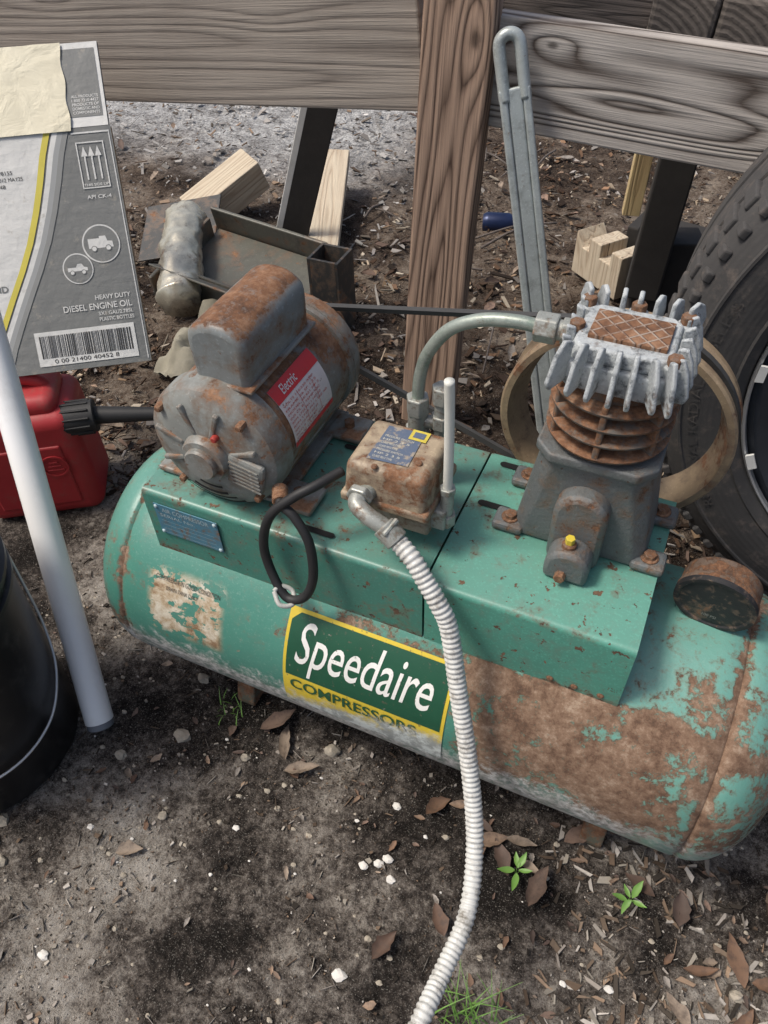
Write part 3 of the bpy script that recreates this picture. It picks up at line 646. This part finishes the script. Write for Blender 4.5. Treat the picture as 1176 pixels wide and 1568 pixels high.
fs=[]
for i in range(N):
    j=(i+1)%N
    for k in range(4): fs.append((i*4+k,i*4+(k+1)%4,j*4+(k+1)%4,j*4+k))
fixn(mk('drive_belt',vs,fs,plain('belt_grey',(.05,.05,.05),.7,.4),ac))
gal=worn('fitting_grey',(.36,.37,.34),.20,30,.42,.5,.35,dirt=(.08,.10,.07),dirtamt=.6,metal=.3)
ct=worn('tube_metal',(.31,.35,.31),.14,22,.4,.3,.4,dirt=(.10,.16,.13),dirtamt=.7,metal=.3)
tube('discharge_tube',[(.0,.045,.775),(-.03,.044,.777),(-.07,.042,.771),(-.105,.04,.752),(-.130,.04,.715),(-.140,.04,.68),(-.143,.04,.645)],.0076,ct,ac)
hexn('head_elbow_nut',(-.012,.045,.776),(.012,.046,.776),.0165,gal,ac); cyl('head_elbow',(.008,.046,.776),(.036,.048,.776),.011,gal,ac); hexn('head_elbow_nut_b',(.016,.046,.776),(.026,.047,.776),.0145,gal,ac)
hexn('check_nut',(-.143,.04,.648),(-.143,.04,.622),.0150,gal,ac); cyl('check_valve',(-.143,.04,.625),(-.143,.04,.51),.0125,gal,ac); hexn('check_body',(-.143,.04,.60),(-.143,.04,.575),.0165,gal,ac)
cyl('tee_pipe',(-.113,.045,.515),(-.113,.045,.66),.0095,gal,ac); hexn('tee_nut',(-.113,.045,.668),(-.113,.045,.644),.0135,gal,ac); cyl('tee_cross',(-.143,.041,.61),(-.113,.045,.61),.009,gal,ac); hexn('tee_nut_b',(-.113,.045,.625),(-.113,.045,.605),.0135,gal,ac)
sw=worn('switch_rusty',(.40,.32,.22),.52,15,.55,.65,.4,.0); swb=worn('switch_base',(.28,.25,.20),.42,18,.6,.5,.3)
def rbox(nm,x0,x1,y0,y1,z0,z1,mat,b=.006,tp=.0):
    vs=[(x0,y0,z0),(x1,y0,z0),(x1,y1,z0),(x0,y1,z0),(x0+tp,y0+tp,z1),(x1-tp,y0+tp,z1),(x1-tp,y1-tp,z1),(x0+tp,y1-tp,z1)]
    c=((x0+x1)/2,(y0+y1)/2,(z0+z1)/2); o=mk(nm,[(a-c[0],q-c[1],z-c[2]) for a,q,z in vs],BF,mat,ac,False,c); bev(o,b,4,30); return sm(o,45)
rbox('switch_cover',-.186,-.078,-.092,.004,.578,.636,sw,.009,.005); rbox('switch_rim',-.188,-.076,-.094,.006,.576,.590,sw,.004)
rbox('switch_base',-.170,-.080,-.080,.0,.540,.580,swb,.005); cyl('switch_nipple',(-.125,-.04,.51),(-.125,-.04,.545),.014,gal,ac)
b=NB('switch_label'); lb1=b.fin(b.mix(b.mr(b.noise(70,8,.75),.50,.60,0,.8),(.09,.12,.18),(.36,.30,.22)),.6,0,b.noise(90,4),.3,.001)
lbt=plain('switch_label_text',(.55,.53,.44),.5); lby=plain('switch_label_y',(.55,.45,.07),.5,.5,80)
fS=lambda x,y:(x,y,.6372); fS2=lambda x,y:(x,y,.6378)
decal_poly('switch_label',[(-.160,-.074),(-.110,-.070),(-.112,-.010),(-.158,-.012)],fS,lb1,ac)
decal_poly('switch_logo',[(-.128,-.026),(-.106,-.026),(-.106,-.008),(-.128,-.008)],fS2,lby,ac); decal_poly('switch_logo_in',[(-.124,-.022),(-.110,-.022),(-.110,-.012),(-.124,-.012)],lambda x,y:(x,y,.6382),lb1,ac)
for k in range(7): decal_text('sl_text_%d'%k,random.choice(['PRESSURE SWITCH','CLASS 9013 TYPE','VOLTS 120 240','HP 2 3 5','MAX PSI 175']),fS2,-.155,-.069+k*.0062,random.uniform(-.135,-.117),-.0655+k*.0062,lbt,ac)
for k,(x,y) in enumerate([(-.100,-.06),(-.145,-.084)]): cyl('switch_screw_%d'%k,(x,y,.635),(x,y,.6395),.004,rustm,ac,seg=12)
box('unloader_bracket',(-.078,-.055,.562),(.03,.03,.03),gal,ac,b=.003); hexn('unloader_nut',(-.066,-.056,.548),(-.066,-.056,.566),.0115,gal,ac); cyl('unloader_body',(-.066,-.056,.56),(-.066,-.056,.60),.0078,gal,ac); hexn('unloader_nut_b',(-.066,-.056,.600),(-.066,-.056,.609),.010,gal,ac)
tube('unloader_tube',[(-.066,-.056,.605),(-.066,-.057,.66),(-.067,-.058,.72),(-.068,-.06,.762)],.0056,plain('tube_white',(.66,.66,.60),.5,.25),ac)
wc=NB('conduit_white'); wcm=wc.fin(wc.mix(wc.mr(wc.noise(38,9,.78),.46,.70),(.60,.60,.57),(.20,.18,.15)),.4,0,wc.noise(120,4),.2,.001)
cpts=[(-.103,-.123,.573),(-.078,-.133,.56),(-.06,-.141,.541),(-.038,-.150,.515),(-.021,-.158,.485),(.0047,-.188,.411),(.0425,-.235,.312),(.0716,-.288,.239),(.088,-.356,.200),(.083,-.43,.20),(.078,-.49,.21),(.07,-.58,.17),(.10,-.70,.06),(.2,-.85,.02),(.4,-1.0,.02)]
tube('flexible_conduit',cpts,.011,wcm,ac,20,16,rf=lambda k:(.0113,.0116,.0113,.0104,.0098,.0104)[k%6],step=.00115)
tube('conduit_connector',[(-.150,-.085,.60),(-.158,-.108,.598),(-.140,-.118,.592),(-.118,-.120,.583),(-.102,-.1235,.5725)],.0105,gal,ac,6,16)
cyl('conduit_collar',(-.120,-.119,.584),(-.100,-.124,.571),.0145,gal,ac); hexn('conduit_locknut',(-.158,-.094,.5995),(-.158,-.104,.5985),.0165,gal,ac); cyl('conduit_clamp_screw',(-.112,-.135,.587),(-.105,-.112,.594),.0035,gal,ac,seg=10)
tube('motor_cable',[(-.195,-.07,.600),(-.215,-.105,.598),(-.235,-.122,.588),(-.262,-.135,.560),(-.279,-.138,.51),(-.275,-.143,.465),(-.249,-.155,.428),(-.222,-.153,.437),(-.208,-.146,.476),(-.212,-.137,.53),(-.232,-.130,.562),(-.252,-.125,.572),(-.262,-.108,.57)],.0062,rub,ac)
tube('cable_tie',[(-.262,-.160,.438),(-.249,-.170,.428),(-.236,-.160,.424),(-.243,-.146,.432),(-.258,-.150,.440),(-.262,-.160,.438)],.0032,plain('tie_grey',(.45,.45,.42),.5),ac)
cyl('cable_gland',(-.268,-.10,.57),(-.255,-.122,.572),.010,rustm,ac)
gb=worn('gauge_case',(.13,.09,.07),.66,22,.8,.7,.6,bs=.9,bumpsc=160); gf=worn('gauge_face',(.018,.018,.02),.22,30,.6,.4)
lathe('gauge_case',[(.002,.0),(.044,.001),(.0475,.004),(.0475,.010),(.0455,.012),(.0455,.034),(.042,.038),(.002,.038)],(.255,.0,.484),(.12,1,.12),gb,ac,48,True,30)
lathe('gauge_face',[(.001,-.001),(.0405,-.001),(.0425,-.003),(.0475,-.003),(.0478,.0045)],(.255,.0,.484),(.12,1,.12),gf,ac,48,True,30,cap=False)
decal_text('gauge_print','100 PSI',lambda x,z:(x,-.0035-(z-.47)*.1+(x-.25)*-.12,z),.246,.462,.262,.467,plain('gauge_white',(.25,.25,.23),.6),ac)
cyl('gauge_stem',(.258,.02,.425),(.258,.02,.45),.010,gal,ac); hexn('gauge_nut',(.258,.02,.428),(.258,.02,.438),.014,rustm,ac)

# ------------------------------------------------------------------ leaning galvanised bar with eye
lbm=worn('galvanised',(.46,.50,.49),.05,14,.34,.2,.3,dirt=(.20,.21,.20),dirtamt=.6,metal=.3)
bar=group('galvanised_lever_bar')
p0=Vector((-.030,.585,.0)); p1=Vector((-.262,.700,.868)); d=(p1-p0); L=d.length; d.normalize()
nrm=Vector((.35,-1,.1)); nrm=(nrm-d*nrm.dot(d)).normalized(); xx=nrm.cross(d)
if xx.x<0: xx=-xx
nrm=xx.cross(d)
BM=Matrix.Translation(p0)@Matrix((xx,d,nrm)).transposed().to_4x4()
V=[];F=[]
def slab(x0,x1,y0,y1,z0,z1,x0b,x1b):
    n0=len(V); V.extend([(x0,y0,z0),(x1,y0,z0),(x1b,y1,z0),(x0b,y1,z0),(x0,y0,z1),(x1,y0,z1),(x1b,y1,z1),(x0b,y1,z1)]); F.extend([tuple(n0+i for i in q) for q in BF])
Lm=L-.085
slab(-.0275,-.013,0,Lm,-.012,.007,-.0262,-.0125); slab(.013,.0275,0,Lm,-.012,.007,.0125,.0262); slab(-.0128,.0128,0,Lm,-.010,.0040,-.0123,.0123)
me=mk('channel',V,F,lbm,bar); me.matrix_local=BM; bev(me,.004,3)
pts=[(-.0172,Lm-.02,-.002),(-.0172,Lm+.02,-.002),(-.0172,L-.030,-.002)]+[(-.0172*math.cos(math.pi*i/6),L-.026+.018*math.sin(math.pi*i/6),-.002) for i in range(1,6)]+[(.0172,L-.030,-.002),(.0172,Lm+.02,-.002),(.0172,Lm-.02,-.002)]
e=tube('eye_loop',pts,.0102,lbm,bar,8); e.matrix_local=BM

# ------------------------------------------------------------------ truck tyre
ty=group('truck_tire'); tb=NB('tire_rubber'); X,Y,Z=tb.sep()
tcol=tb.mix(tb.noise(5,8,.75),(.022,.022,.024),(.080,.076,.073)); tcol=tb.mix(tb.mr(tb.noise(30,7,.75),.50,.72,0,.6),tcol,(.16,.13,.11))
rad=tb.math('SQRT',tb.math('ADD',tb.math('MULTIPLY',X,X),tb.math('MULTIPLY',Z,Z)))
rings=tb.math('SINE',tb.math('MULTIPLY',rad,700.)); trm=tb.fin(tcol,.8,0,tb.math('ADD',tb.math('MULTIPLY',rings,.12),tb.noise(60,6,.7)),.4,.002)
tc=(.615,.545,.515); Rt=.515
pf=[(.372,-.105),(.378,-.118),(.388,-.126),(.392,-.129),(.396,-.127),(.43,-.136),(.46,-.134),(.462,-.137),(.466,-.137),(.468,-.132),(.488,-.122),(.502,-.112),(Rt-.004,-.102),(Rt,-.09),(Rt,-.05),(Rt-.014,-.046),(Rt-.014,-.036),(Rt,-.032),(Rt,.032),(Rt-.014,.036),(Rt-.014,.046),(Rt,.05),(Rt,.09),(.5,.112),(.455,.13),(.41,.128),(.385,.118),(.372,.105)]
lathe('tire_casing',pf,tc,(0,1,0),trm,ty,120,True,40,cap=False)
V=[];F=[]
for k in range(84):
    a=2*math.pi*k/84
    for (ya,yb,r0,r1,hw) in [(-.122,-.100,.490,.503,.020),(-.100,-.055,.505,Rt+.003,.027)]:
        n0=len(V); jj=random.uniform(-.002,.002)
        for (da,yy,rr) in [(-hw,ya,r0),(hw,ya,r0),(hw,yb,r0+.01),(-hw,yb,r0+.01),(-hw+.003,ya-.002,r1),(hw-.003,ya-.002,r1),(hw-.003,yb,r1+.006),(-hw+.003,yb,r1+.006)]:
            aa=a+da*.95+(.02 if ya>-.11 else 0)+jj; V.append((rr*math.cos(aa),yy,rr*math.sin(aa)))
        F+= [tuple(n0+i for i in qq) for qq in BF]
o=mk('tread_lugs',V,F,trm,ty,False,tc); fixn(o); bev(o,.003,2)
decal_text('sidewall_text','REGIONAL RADIAL TUBELESS',lambda a_,r_:(tc[0]+r_*math.cos(a_),tc[1]-.1375,tc[2]+r_*math.sin(a_)),3.75,.436,2.85,.452,trm,ty,0,0,2)
wm_=plain('wheel_steel',(.045,.05,.06),.4,.4,metal=.4); wwt=plain('wheel_weight',(.68,.68,.65),.4); rimb=plain('rim_edge_steel',(.45,.46,.47),.35,.3,metal=.6)
lathe('wheel_rim',[(.372,-.100),(.366,-.104),(.356,-.106),(.350,-.095),(.335,-.085),(.325,-.02),(.310,.06),(.22,.07),(.11,.03),(.1,.0),(.002,.0)],tc,(0,1,0),wm_,ty,96,True,30,cap=False)
lathe('rim_flange',[(.3735,-.108),(.3735,-.116),(.3705,-.119),(.3675,-.117),(.3665,-.108)],tc,(0,1,0),rimb,ty,120,True,40,closed=True)
for k,a in enumerate((176,203,224)):
    V=[];F=[]
    for i in range(7):
        aa=math.radians(a+i*.75)
        for (rr,yy) in [(.356,-.117),(.368,-.119),(.369,-.1235),(.356,-.121)]: V.append((rr*math.cos(aa),yy,rr*math.sin(aa)))
    for i in range(6):
        for j in range(4): F.append((i*4+j,i*4+(j+1)%4,(i+1)*4+(j+1)%4,(i+1)*4+j))
    F+=[(0,1,2,3),(24,25,26,27)]
    fixn(mk('wheel_weight_%d'%k,V,F,wwt,ty,False,tc))

# ------------------------------------------------------------------ cardboard oil carton (flattened)
cb=group('cardboard_oil_carton')
e=Vector((.829,.559,0)).normalized(); v1=Vector((-.297,.513,.806)).normalized(); v1=(v1-e*v1.dot(e)).normalized(); n1_=e.cross(v1)
BR=Vector((-.837,.32,.33)); H1=.444; WD=.44
v2=Vector((-.357,.636,.684)).normalized(); v2=(v2-e*v2.dot(e)).normalized(); n2_=e.cross(v2); CR=BR+v1*H1
def fB(off): return lambda x,y: tuple(BR+e*x+v1*y+n1_*off)
def fF(off): return lambda x,y: tuple(CR+e*x+v2*y+n2_*off)
def card(name,c,var=.1):
    b=NB(name); pc=b.mix(b.noise(7,8,.7),mul(c,1-var),mul(c,1+var)); pc=b.mix(b.mr(b.noise(40,8,.75),.56,.68,0,.5),pc,(.34,.31,.26))
    w2=b.noise(1.,3,.5,b.map((14,14,60))); return b.fin(pc,.62,0,b.math('ADD',b.noise(9,5,.6),b.math('MULTIPLY',w2,.25)),.7,.008)
kg=card('carton_grey',(.165,.17,.165)); kw=card('carton_white',(.60,.60,.58),.06); ky=plain('carton_yellow',(.58,.50,.08),.7,.2); kk=plain('carton_black',(.03,.03,.03),.7); kb=plain('carton_brown',(.38,.27,.16),.85,.2); km=plain('carton_midgrey',(.30,.31,.31),.7,.1)
b=NB('masking_paper'); kt=b.fin(b.mix(b.noise(10,8,.7),(.56,.51,.37),(.72,.68,.53)),.6,0,b.noise(22,5,.55,dist=.8),.7,.006)
decal_grid('panel_front',-WD,0,0,H1,30,24,fB(0),kg,cb); decal_grid('panel_back',0,0,-WD,H1,10,10,fB(-.0135),kb,cb)
M1=Matrix((e,v1,n1_)).transposed()
box('carton_core',tuple(BR+e*(-WD/2)+v1*(H1/2)-n1_*.0065),(WD-.001,H1-.001,.011),kb,cb,mtx=M1,b=0)
M2=Matrix((e,v2,n2_)).transposed(); box('flap',tuple(CR+e*(-WD/2)+v2*.082-n2_*.004),(WD-.004,.163,.005),kg,cb,mtx=M2,b=0)
decal_grid('flap_border',-WD+.003,.001,-.003,.162,4,4,fF(.0002),kw,cb); decal_grid('flap_grey',-.072,.02,-.010,.150,4,4,fF(.001),kg,cb)
st=[(-.112,.442),(-.128,.40),(-.143,.35),(-.160,.30),(-.182,.245),(-.207,.195),(-.235,.145),(-.262,.095),(-.285,.05),(-.305,.002)]
def strip(nm,a,b_,mat,off):
    f=fB(off); vs=[];
    for (x,y) in st: vs+= [f(x+a,y),f(x+b_,y)]
    mk(nm,vs,[(2*i,2*i+1,2*i+3,2*i+2) for i in range(len(st)-1)],mat,cb)
f=fB(.0008); vs=[]
for (x,y) in st: vs+= [f(-WD+.002,y),f(x,y)]
mk('print_white_field',vs,[(2*i,2*i+1,2*i+3,2*i+2) for i in range(len(st)-1)],kw,cb)
strip('print_yellow',-.012,0,ky,.0012); strip('print_pale',.004,.014,kw,.0012); strip('print_mid',.014,.024,km,.0012); strip('print_mid2',.024,.034,plain('carton_mid2',(.23,.235,.23),.7),.0012)
for nm,pl in [('border_right',[(-.006,.006),(-.004,.006),(-.004,.436),(-.006,.436)]),('border_top',[(-.075,.433),(-.006,.433),(-.006,.436),(-.075,.436)])]: decal_poly(nm,pl,fB(.0012),kw,cb)
decal_poly('barcode_field',[(-.215,.012),(-.022,.012),(-.022,.078),(-.215,.078)],fB(.0014),kw,cb)
V=[];F=[];x=-.207;f=fB(.002)
while x<-.032:
    ww=random.choice([.001,.001,.002,.003]); n0=len(V); V+=[f(x,.027),f(x+ww,.027),f(x+ww,.070),f(x,.070)]; F.append((n0,n0+1,n0+2,n0+3)); x+=ww+random.choice([.001,.0015,.002])
mk('barcode_bars',V,F,kk,cb)
decal_text('t_code','0 00 21400 40452 8',fB(.002),-.185,.016,-.06,.024,kk,cb)
for s_,x0,x1,y0,y1 in [('HEAVY DUTY',-.086,-.018,.128,.137),('DIESEL ENGINE OIL',-.150,-.018,.110,.122),('3X1 GAL/2.785L',-.085,-.018,.098,.105),('PLASTIC BOTTLES',-.085,-.018,.087,.094),('API CK-4',-.066,-.020,.315,.322),('THIS SIDE UP',-.067,-.021,.338,.343)]:
    decal_text('t_'+s_.split()[0].lower(),s_,fB(.0016),x0,y0,x1,y1,kw,cb,.012)
for s_,x0,x1,y0,y1 in [('12478155',-.235,-.195,.372,.379),('UN012 MAY25',-.235,-.178,.360,.367),('17:48',-.235,-.212,.348,.355)]:
    decal_text('t_lot_'+s_[:2].strip(),s_,fB(.0016),x0,y0,x1,y1,kk,cb,.0)
decal_text('t_grade','8',fB(.0016),-.262,.375,-.236,.425,kg,cb,.03); decal_text('t_blend','BLEND',fB(.0016),-.30,.16,-.245,.172,kg,cb,.02)
decal_text('t_grade_b','15W-40',fB(.0016),-.42,.28,-.27,.33,kg,cb,.03)
def rectl(nm,x0,y0,x1,y1,t,off,mat):
    for i,pl in enumerate([[(x0,y0),(x1,y0),(x1,y0+t),(x0,y0+t)],[(x0,y1-t),(x1,y1-t),(x1,y1),(x0,y1)],[(x0,y0),(x0+t,y0),(x0+t,y1),(x0,y1)],[(x1-t,y0),(x1,y0),(x1,y1),(x1-t,y1)]]): decal_poly(nm+str(i),pl,fB(off+i*.0001),mat,cb)
rectl('picto_',-.070,.334,-.018,.418,.0022,.0016,kw)
for x in (-.057,-.044,-.031):
    decal_poly('arrow_s',[(x-.0015,.350),(x+.0015,.350),(x+.0015,.395),(x-.0015,.395)],fB(.0016),kw,cb); decal_poly('arrow_h',[(x-.006,.392),(x+.006,.392),(x,.410)],fB(.0018),kw,cb)
def disc(nm,x,y,r_,off,mat): decal_poly(nm,[(x+r_*math.cos(2*math.pi*i/40),y+r_*math.sin(2*math.pi*i/40)) for i in range(40)],fB(off),mat,cb)
for i,(x,y,r_) in enumerate([(-.056,.232,.036),(-.108,.190,.029)]):
    disc('icon_ring_%d'%i,x,y,r_,.0014,kw); disc('icon_in_%d'%i,x,y,r_*.92,.0018,kg); s=r_/.036
    tr=[(-.024,-.008),(-.024,.010),(-.002,.010),(-.002,.014),(.010,.014),(.013,.004),(.022,.003),(.023,-.008)] if i==0 else [(-.024,-.006),(-.024,.003),(-.004,.003),(0,.011),(.010,.011),(.015,.003),(.023,.001),(.023,-.006)]
    decal_poly('icon_truck_%d'%i,[(x+a*s,y+q*s) for a,q in tr],fB(.0022),kw,cb)
    for wx in (-.014,.013): disc('icon_w_%d'%i,x+wx*s,y-.009*s,.0058*s,.0026,kg); disc('icon_w2_%d'%i,x+wx*s,y-.009*s,.0042*s,.0030,kw)
decal_grid('masking_paper',-WD+.01,-.006,-.072,.162,30,16,lambda x,y:tuple(CR+e*(x+.002*math.sin(y*90))+v2*y+n2_*(.0035+.002*mn.noise((x*30,y*30,1)))),kt,cb)
for i,s_ in enumerate(['ALL PRODUCTS','1 800 7210 4427','PRODUCTS OF','DOMESTIC AND','COMPONENTS']): decal_text('t_flap_%d'%i,s_,fF(.0016),-.064,.056-i*.0078,-.014,.0615-i*.0078,kw,cb,.01)

# ------------------------------------------------------------------ red gas can
gc=group('red_gas_can')
b=NB('can_red'); rc=b.mix(b.noise(9,8,.7),(.28,.018,.022),(.46,.035,.04)); rc=b.mix(b.mr(b.noise(16,8,.75),.50,.72,0,.5),rc,(.20,.10,.08)); rd=b.fin(rc,.5,0,b.noise(60,5),.2,.001)
yaw=math.atan2(.559,.829); Mz=Matrix.Rotation(yaw,3,'Z')
G0=Vector((-1.095,.165,0))
def gl_(p): return tuple(G0+Mz@Vector(p))
o=box('can_body',gl_((0,0,.135)),(.25,.17,.27),rd,gc,mtx=Mz,b=.03); o.modifiers['b'].segments=5; sm(o,60)
o=box('can_shoulder',gl_((.0,0,.275)),(.20,.13,.05),rd,gc,mtx=Mz,b=.022); o.modifiers['b'].segments=4; sm(o,60)
o=box('can_panel',gl_((0,-.084,.12)),(.17,.010,.16),rd,gc,mtx=Mz,b=.004)
tube('can_handle',[gl_((-.09,0,.28)),gl_((-.07,0,.315)),gl_((.0,0,.322)),gl_((.06,0,.308)),gl_((.08,0,.285))],.014,rd,gc)
lathe('can_emboss',[(.028,0),(.028,.003),(.024,.003),(.024,0)],gl_((.06,-.089,.15)),tuple(Mz@Vector((0,-1,0))),rd,gc,28,closed=True)
for k in range(3): box('can_emboss_%d'%k,gl_((.06,-.090,.14+.01*k)),(.034-.008*k,.003,.004),rd,gc,mtx=Mz,b=.001)
cyl('can_cap',gl_((.090,-.050,.235)),gl_((.165,-.045,.235)),.034,rub,gc); cyl('can_spout',gl_((.16,-.045,.235)),gl_((.31,-.06,.226)),.019,rub,gc,r2=.013)
for k in range(12): 
    a=k*.5236; box('cap_grip_%d'%k,gl_((.13,-.047+.034*math.cos(a),.235+.034*math.sin(a))),(.055,.005,.005),rub,gc,mtx=Mz,b=.001)

# ------------------------------------------------------------------ pvc pipe
pv=group('pvc_pipe')
b=NB('pvc_white'); pvm=b.fin(b.mix(b.mr(b.noise(14,8,.75,b.map((1,1,.3))),.5,.75,0,.35),(.84,.84,.83),(.50,.48,.45)),.33,0,b.noise(80,4),.08,.001)
a=Vector((-.6145,-.269,.02)); dd=Vector((-.255,.294,.5)).normalized()
lathe('pipe',[(.019,0),(.0235,0),(.0242,.001),(.0242,1.15),(.019,1.15)],a,dd,pvm,pv,40,True,30,cap=False,closed=True)
cyl('pipe_end_plug',a-dd*.012,a+dd*.004,.0225,plain('plug_grey',(.16,.17,.19),.6),pv)

# ------------------------------------------------------------------ black bucket
bk=group('black_bucket'); b=NB('bucket_black'); bm_=b.fin(b.mix(b.mr(b.noise(20,9,.75),.5,.7,0,.6),(.014,.014,.015),(.07,.066,.062)),.35,0,b.noise(30,5),.1,.001)
bc=(-.785,-.365,.0)
lathe('bucket_shell',[(.0005,.004),(.150,.004),(.154,.010),(.168,.34),(.169,.375),(.176,.377),(.176,.385),(.170,.387),(.171,.405),(.178,.407),(.178,.415),(.172,.417),(.174,.445),(.179,.450),(.179,.458),(.172,.458),(.168,.440),(.150,.02),(.0005,.015)],bc,(0,0,1),bm_,bk,72,True,35,cap=False)
wr_=plain('handle_wire',(.6,.6,.6),.35,.2,metal=.5)
hp=[]
for (an,z,rr) in [(78,.39,.181),(66,.30,.172),(52,.215,.168),(34,.16,.166),(10,.125,.166),(-18,.115,.166),(-50,.12,.166),(-80,.16,.168)]:
    aa=math.radians(an); hp.append((bc[0]+rr*math.cos(aa),bc[1]+rr*math.sin(aa),z))
tube('bucket_handle',hp,.0022,wr_,bk)

# ------------------------------------------------------------------ yard clutter behind
wb=wood('scrap_pale',(.58,.50,.38),(.30,.21,.14),1,1.5,6,.9,off=1.); wb2=wood('scrap_yellow',(.58,.45,.24),(.34,.22,.11),2,1.5,5,.6,off=2.)
o=group('wood_offcut'); box('block',(-1.43,1.46,.10),(.11,.27,.11),wb,o,(22,8,-28),.004)
o=group('wood_plank'); box('plank',(-1.06,1.50,.085),(.095,.66,.04),wb,o,(8,3,22),.003)
blkw=plain('board_black',(.03,.027,.025),.85,.5,20,bs=.5)
o=group('dark_board'); box('board',(-1.03,1.33,.26),(.085,.02,.62),blkw,o,(0,18,20),.003); box('board_pale_edge',(-1.085,1.312,.24),(.020,.024,.60),plain('pale_edge',(.62,.62,.6),.7,.3),o,(0,18,20),.002)
stl=worn('old_steel',(.05,.05,.048),.35,10,.5)
o=group('square_steel_tube')
for i,(dx,dy,sx,sy) in enumerate([(-.042,0,.008,.092),(.042,0,.008,.092),(0,-.042,.0755,.008),(0,.042,.0755,.008)]): box('wall_%d'%i,(-.80+dx,1.02+dy,.10),(sx,sy,.24),stl,o,(0,0,0),.001)
box('inner_floor',(-.80,1.02,.03),(.074,.074,.01),blk,o,b=0)
o=group('metal_tray'); tg=worn('tray_grey',(.12,.12,.10),.3,6,.5,.6,var=.5,dirt=(.05,.045,.04),dirtamt=.8)
box('tray_bottom',(-1.12,1.08,.05),(.42,.30,.01),tg,o,(10,4,-4),.002); box('tray_side',(-1.12,.93,.06),(.42,.012,.10),tg,o,(-15,4,-4),.004); box('tray_side_b',(-1.12,1.23,.11),(.42,.012,.09),tg,o,(15,4,-4),.004); box('tray_end',(-1.33,1.06,.08),(.012,.30,.09),tg,o,(10,4,-4),.004)
box('tray_flange',(-1.10,.90,.118),(.44,.05,.006),tg,o,(-30,5,-4),.002)
foil=worn('foil_silver',(.60,.57,.47),.20,12,.32,.3,.4,metal=.5,bs=1.,bumpsc=30)
o=group('sheet_metal_duct'); tube('roll',[(-1.40,1.20,.13),(-1.35,1.10,.12),(-1.28,.98,.10),(-1.21,.86,.075)],.062,foil,o,14,40,crump=.20)
o=group('dark_sheet_metal'); box('sheet',(-1.47,1.24,.07),(.26,.24,.006),stl,o,(18,-10,20),.002)
o=group('plastic_sheet_scrap'); V=[];F=[];n=18
for j in range(n):
    for i in range(n): xx=-1.14+.22*i/(n-1); yy=.60+.30*j/(n-1); V.append((xx+.03*mn.noise((xx*9,yy*9,8)),yy+.03*mn.noise((xx*9,yy*9,5)),.05+.06*mn.noise((xx*14,yy*14,3))+.025*mn.noise((xx*40,yy*40,3))))
for j in range(n-1):
    for i in range(n-1): F.append((j*n+i,j*n+i+1,(j+1)*n+i+1,(j+1)*n+i))
mk('sheet',V,F,plain('dirty_cloth',(.28,.26,.20),.8,.6,12,bs=.6),o,True)
o=group('rusty_pipe'); tube('pipe',[(-1.0,.55,.02),(-.86,.42,.05),(-.7,.34,.06)],.018,gal,o)
tube('cable',[(-.95,.9,.03),(-.6,.6,.05),(-.3,.42,.04),(.0,.40,.03),(.2,.45,.03)],.006,rub,group('black_cable'))
o=group('notched_wood_block'); pts=[(0,0),(.20,0),(.20,.13),(.155,.13),(.155,.09),(.11,.09),(.11,.13),(.06,.13),(.06,.09),(.03,.09),(0,.13)]
extr('block',pts,.10,Matrix.Translation((-.19,1.62,.01))@Matrix.Rotation(math.radians(-38),4,'Z')@Matrix(((1,0,0,0),(0,0,-1,0),(0,1,0,0),(0,0,0,1))),wb,o,.003)
o=group('treated_timber'); box('beam',(.10,1.60,.08),(.42,.12,.15),blkw,o,(0,0,-12),.005); box('beam_b',(.02,1.42,.12),(.16,.10,.22),blkw,o,(0,0,20),.005)
o=group('yellow_stake'); box('stake',(-.095,1.42,.45),(.045,.030,.36),wb2,o,(0,1,15),.002)
o=group('dark_timber_leg'); box('leg',(-.01,1.38,.4),(.09,.07,.66),blkw,o,(0,2,8),.005)
o=group('blue_drink_can'); lathe('can',[(.001,0),(.026,.001),(.032,.012),(.033,.02),(.033,.085),(.027,.098),(.026,.102),(.001,.10)],(-.60,1.72,.022),(1,.25,0),plain('can_blue',(.015,.026,.075),.35,.5,metal=.4),o,32)
o=group('crushed_white_cup'); lathe('cup',[(.024,0),(.036,.09),(.034,.09),(.022,.003)],(-1.28,1.75,.04),(.5,.5,.5),plain('cup_white',(.6,.62,.66),.5),o,24,closed=True)
o=group('concrete_rubble'); V=[];F=[]; blob(V,F,-.06,.47,.04,.05,3.3,.8); blob(V,F,-.22,.50,.03,.035,9.,.8); blob(V,F,-.17,.36,.03,.04,6.,.8); mk('rubble',V,F,plain('rubble_mat',(.42,.42,.38),.9,.4,30,bs=.6),o)
o=group('fallen_twigs')
for k in range(26):
    x=random.uniform(-1.6,.5); y=random.uniform(.4,2.2); a=random.uniform(0,3.14); L=random.uniform(.08,.3)
    tube('twig_%d'%k,[(x,y,.02),(x+math.cos(a)*L*.5,y+math.sin(a)*L*.5+random.uniform(-.02,.02),.035),(x+math.cos(a)*L,y+math.sin(a)*L,.025)],random.uniform(.002,.005),dk,o,6,6)
print('done')
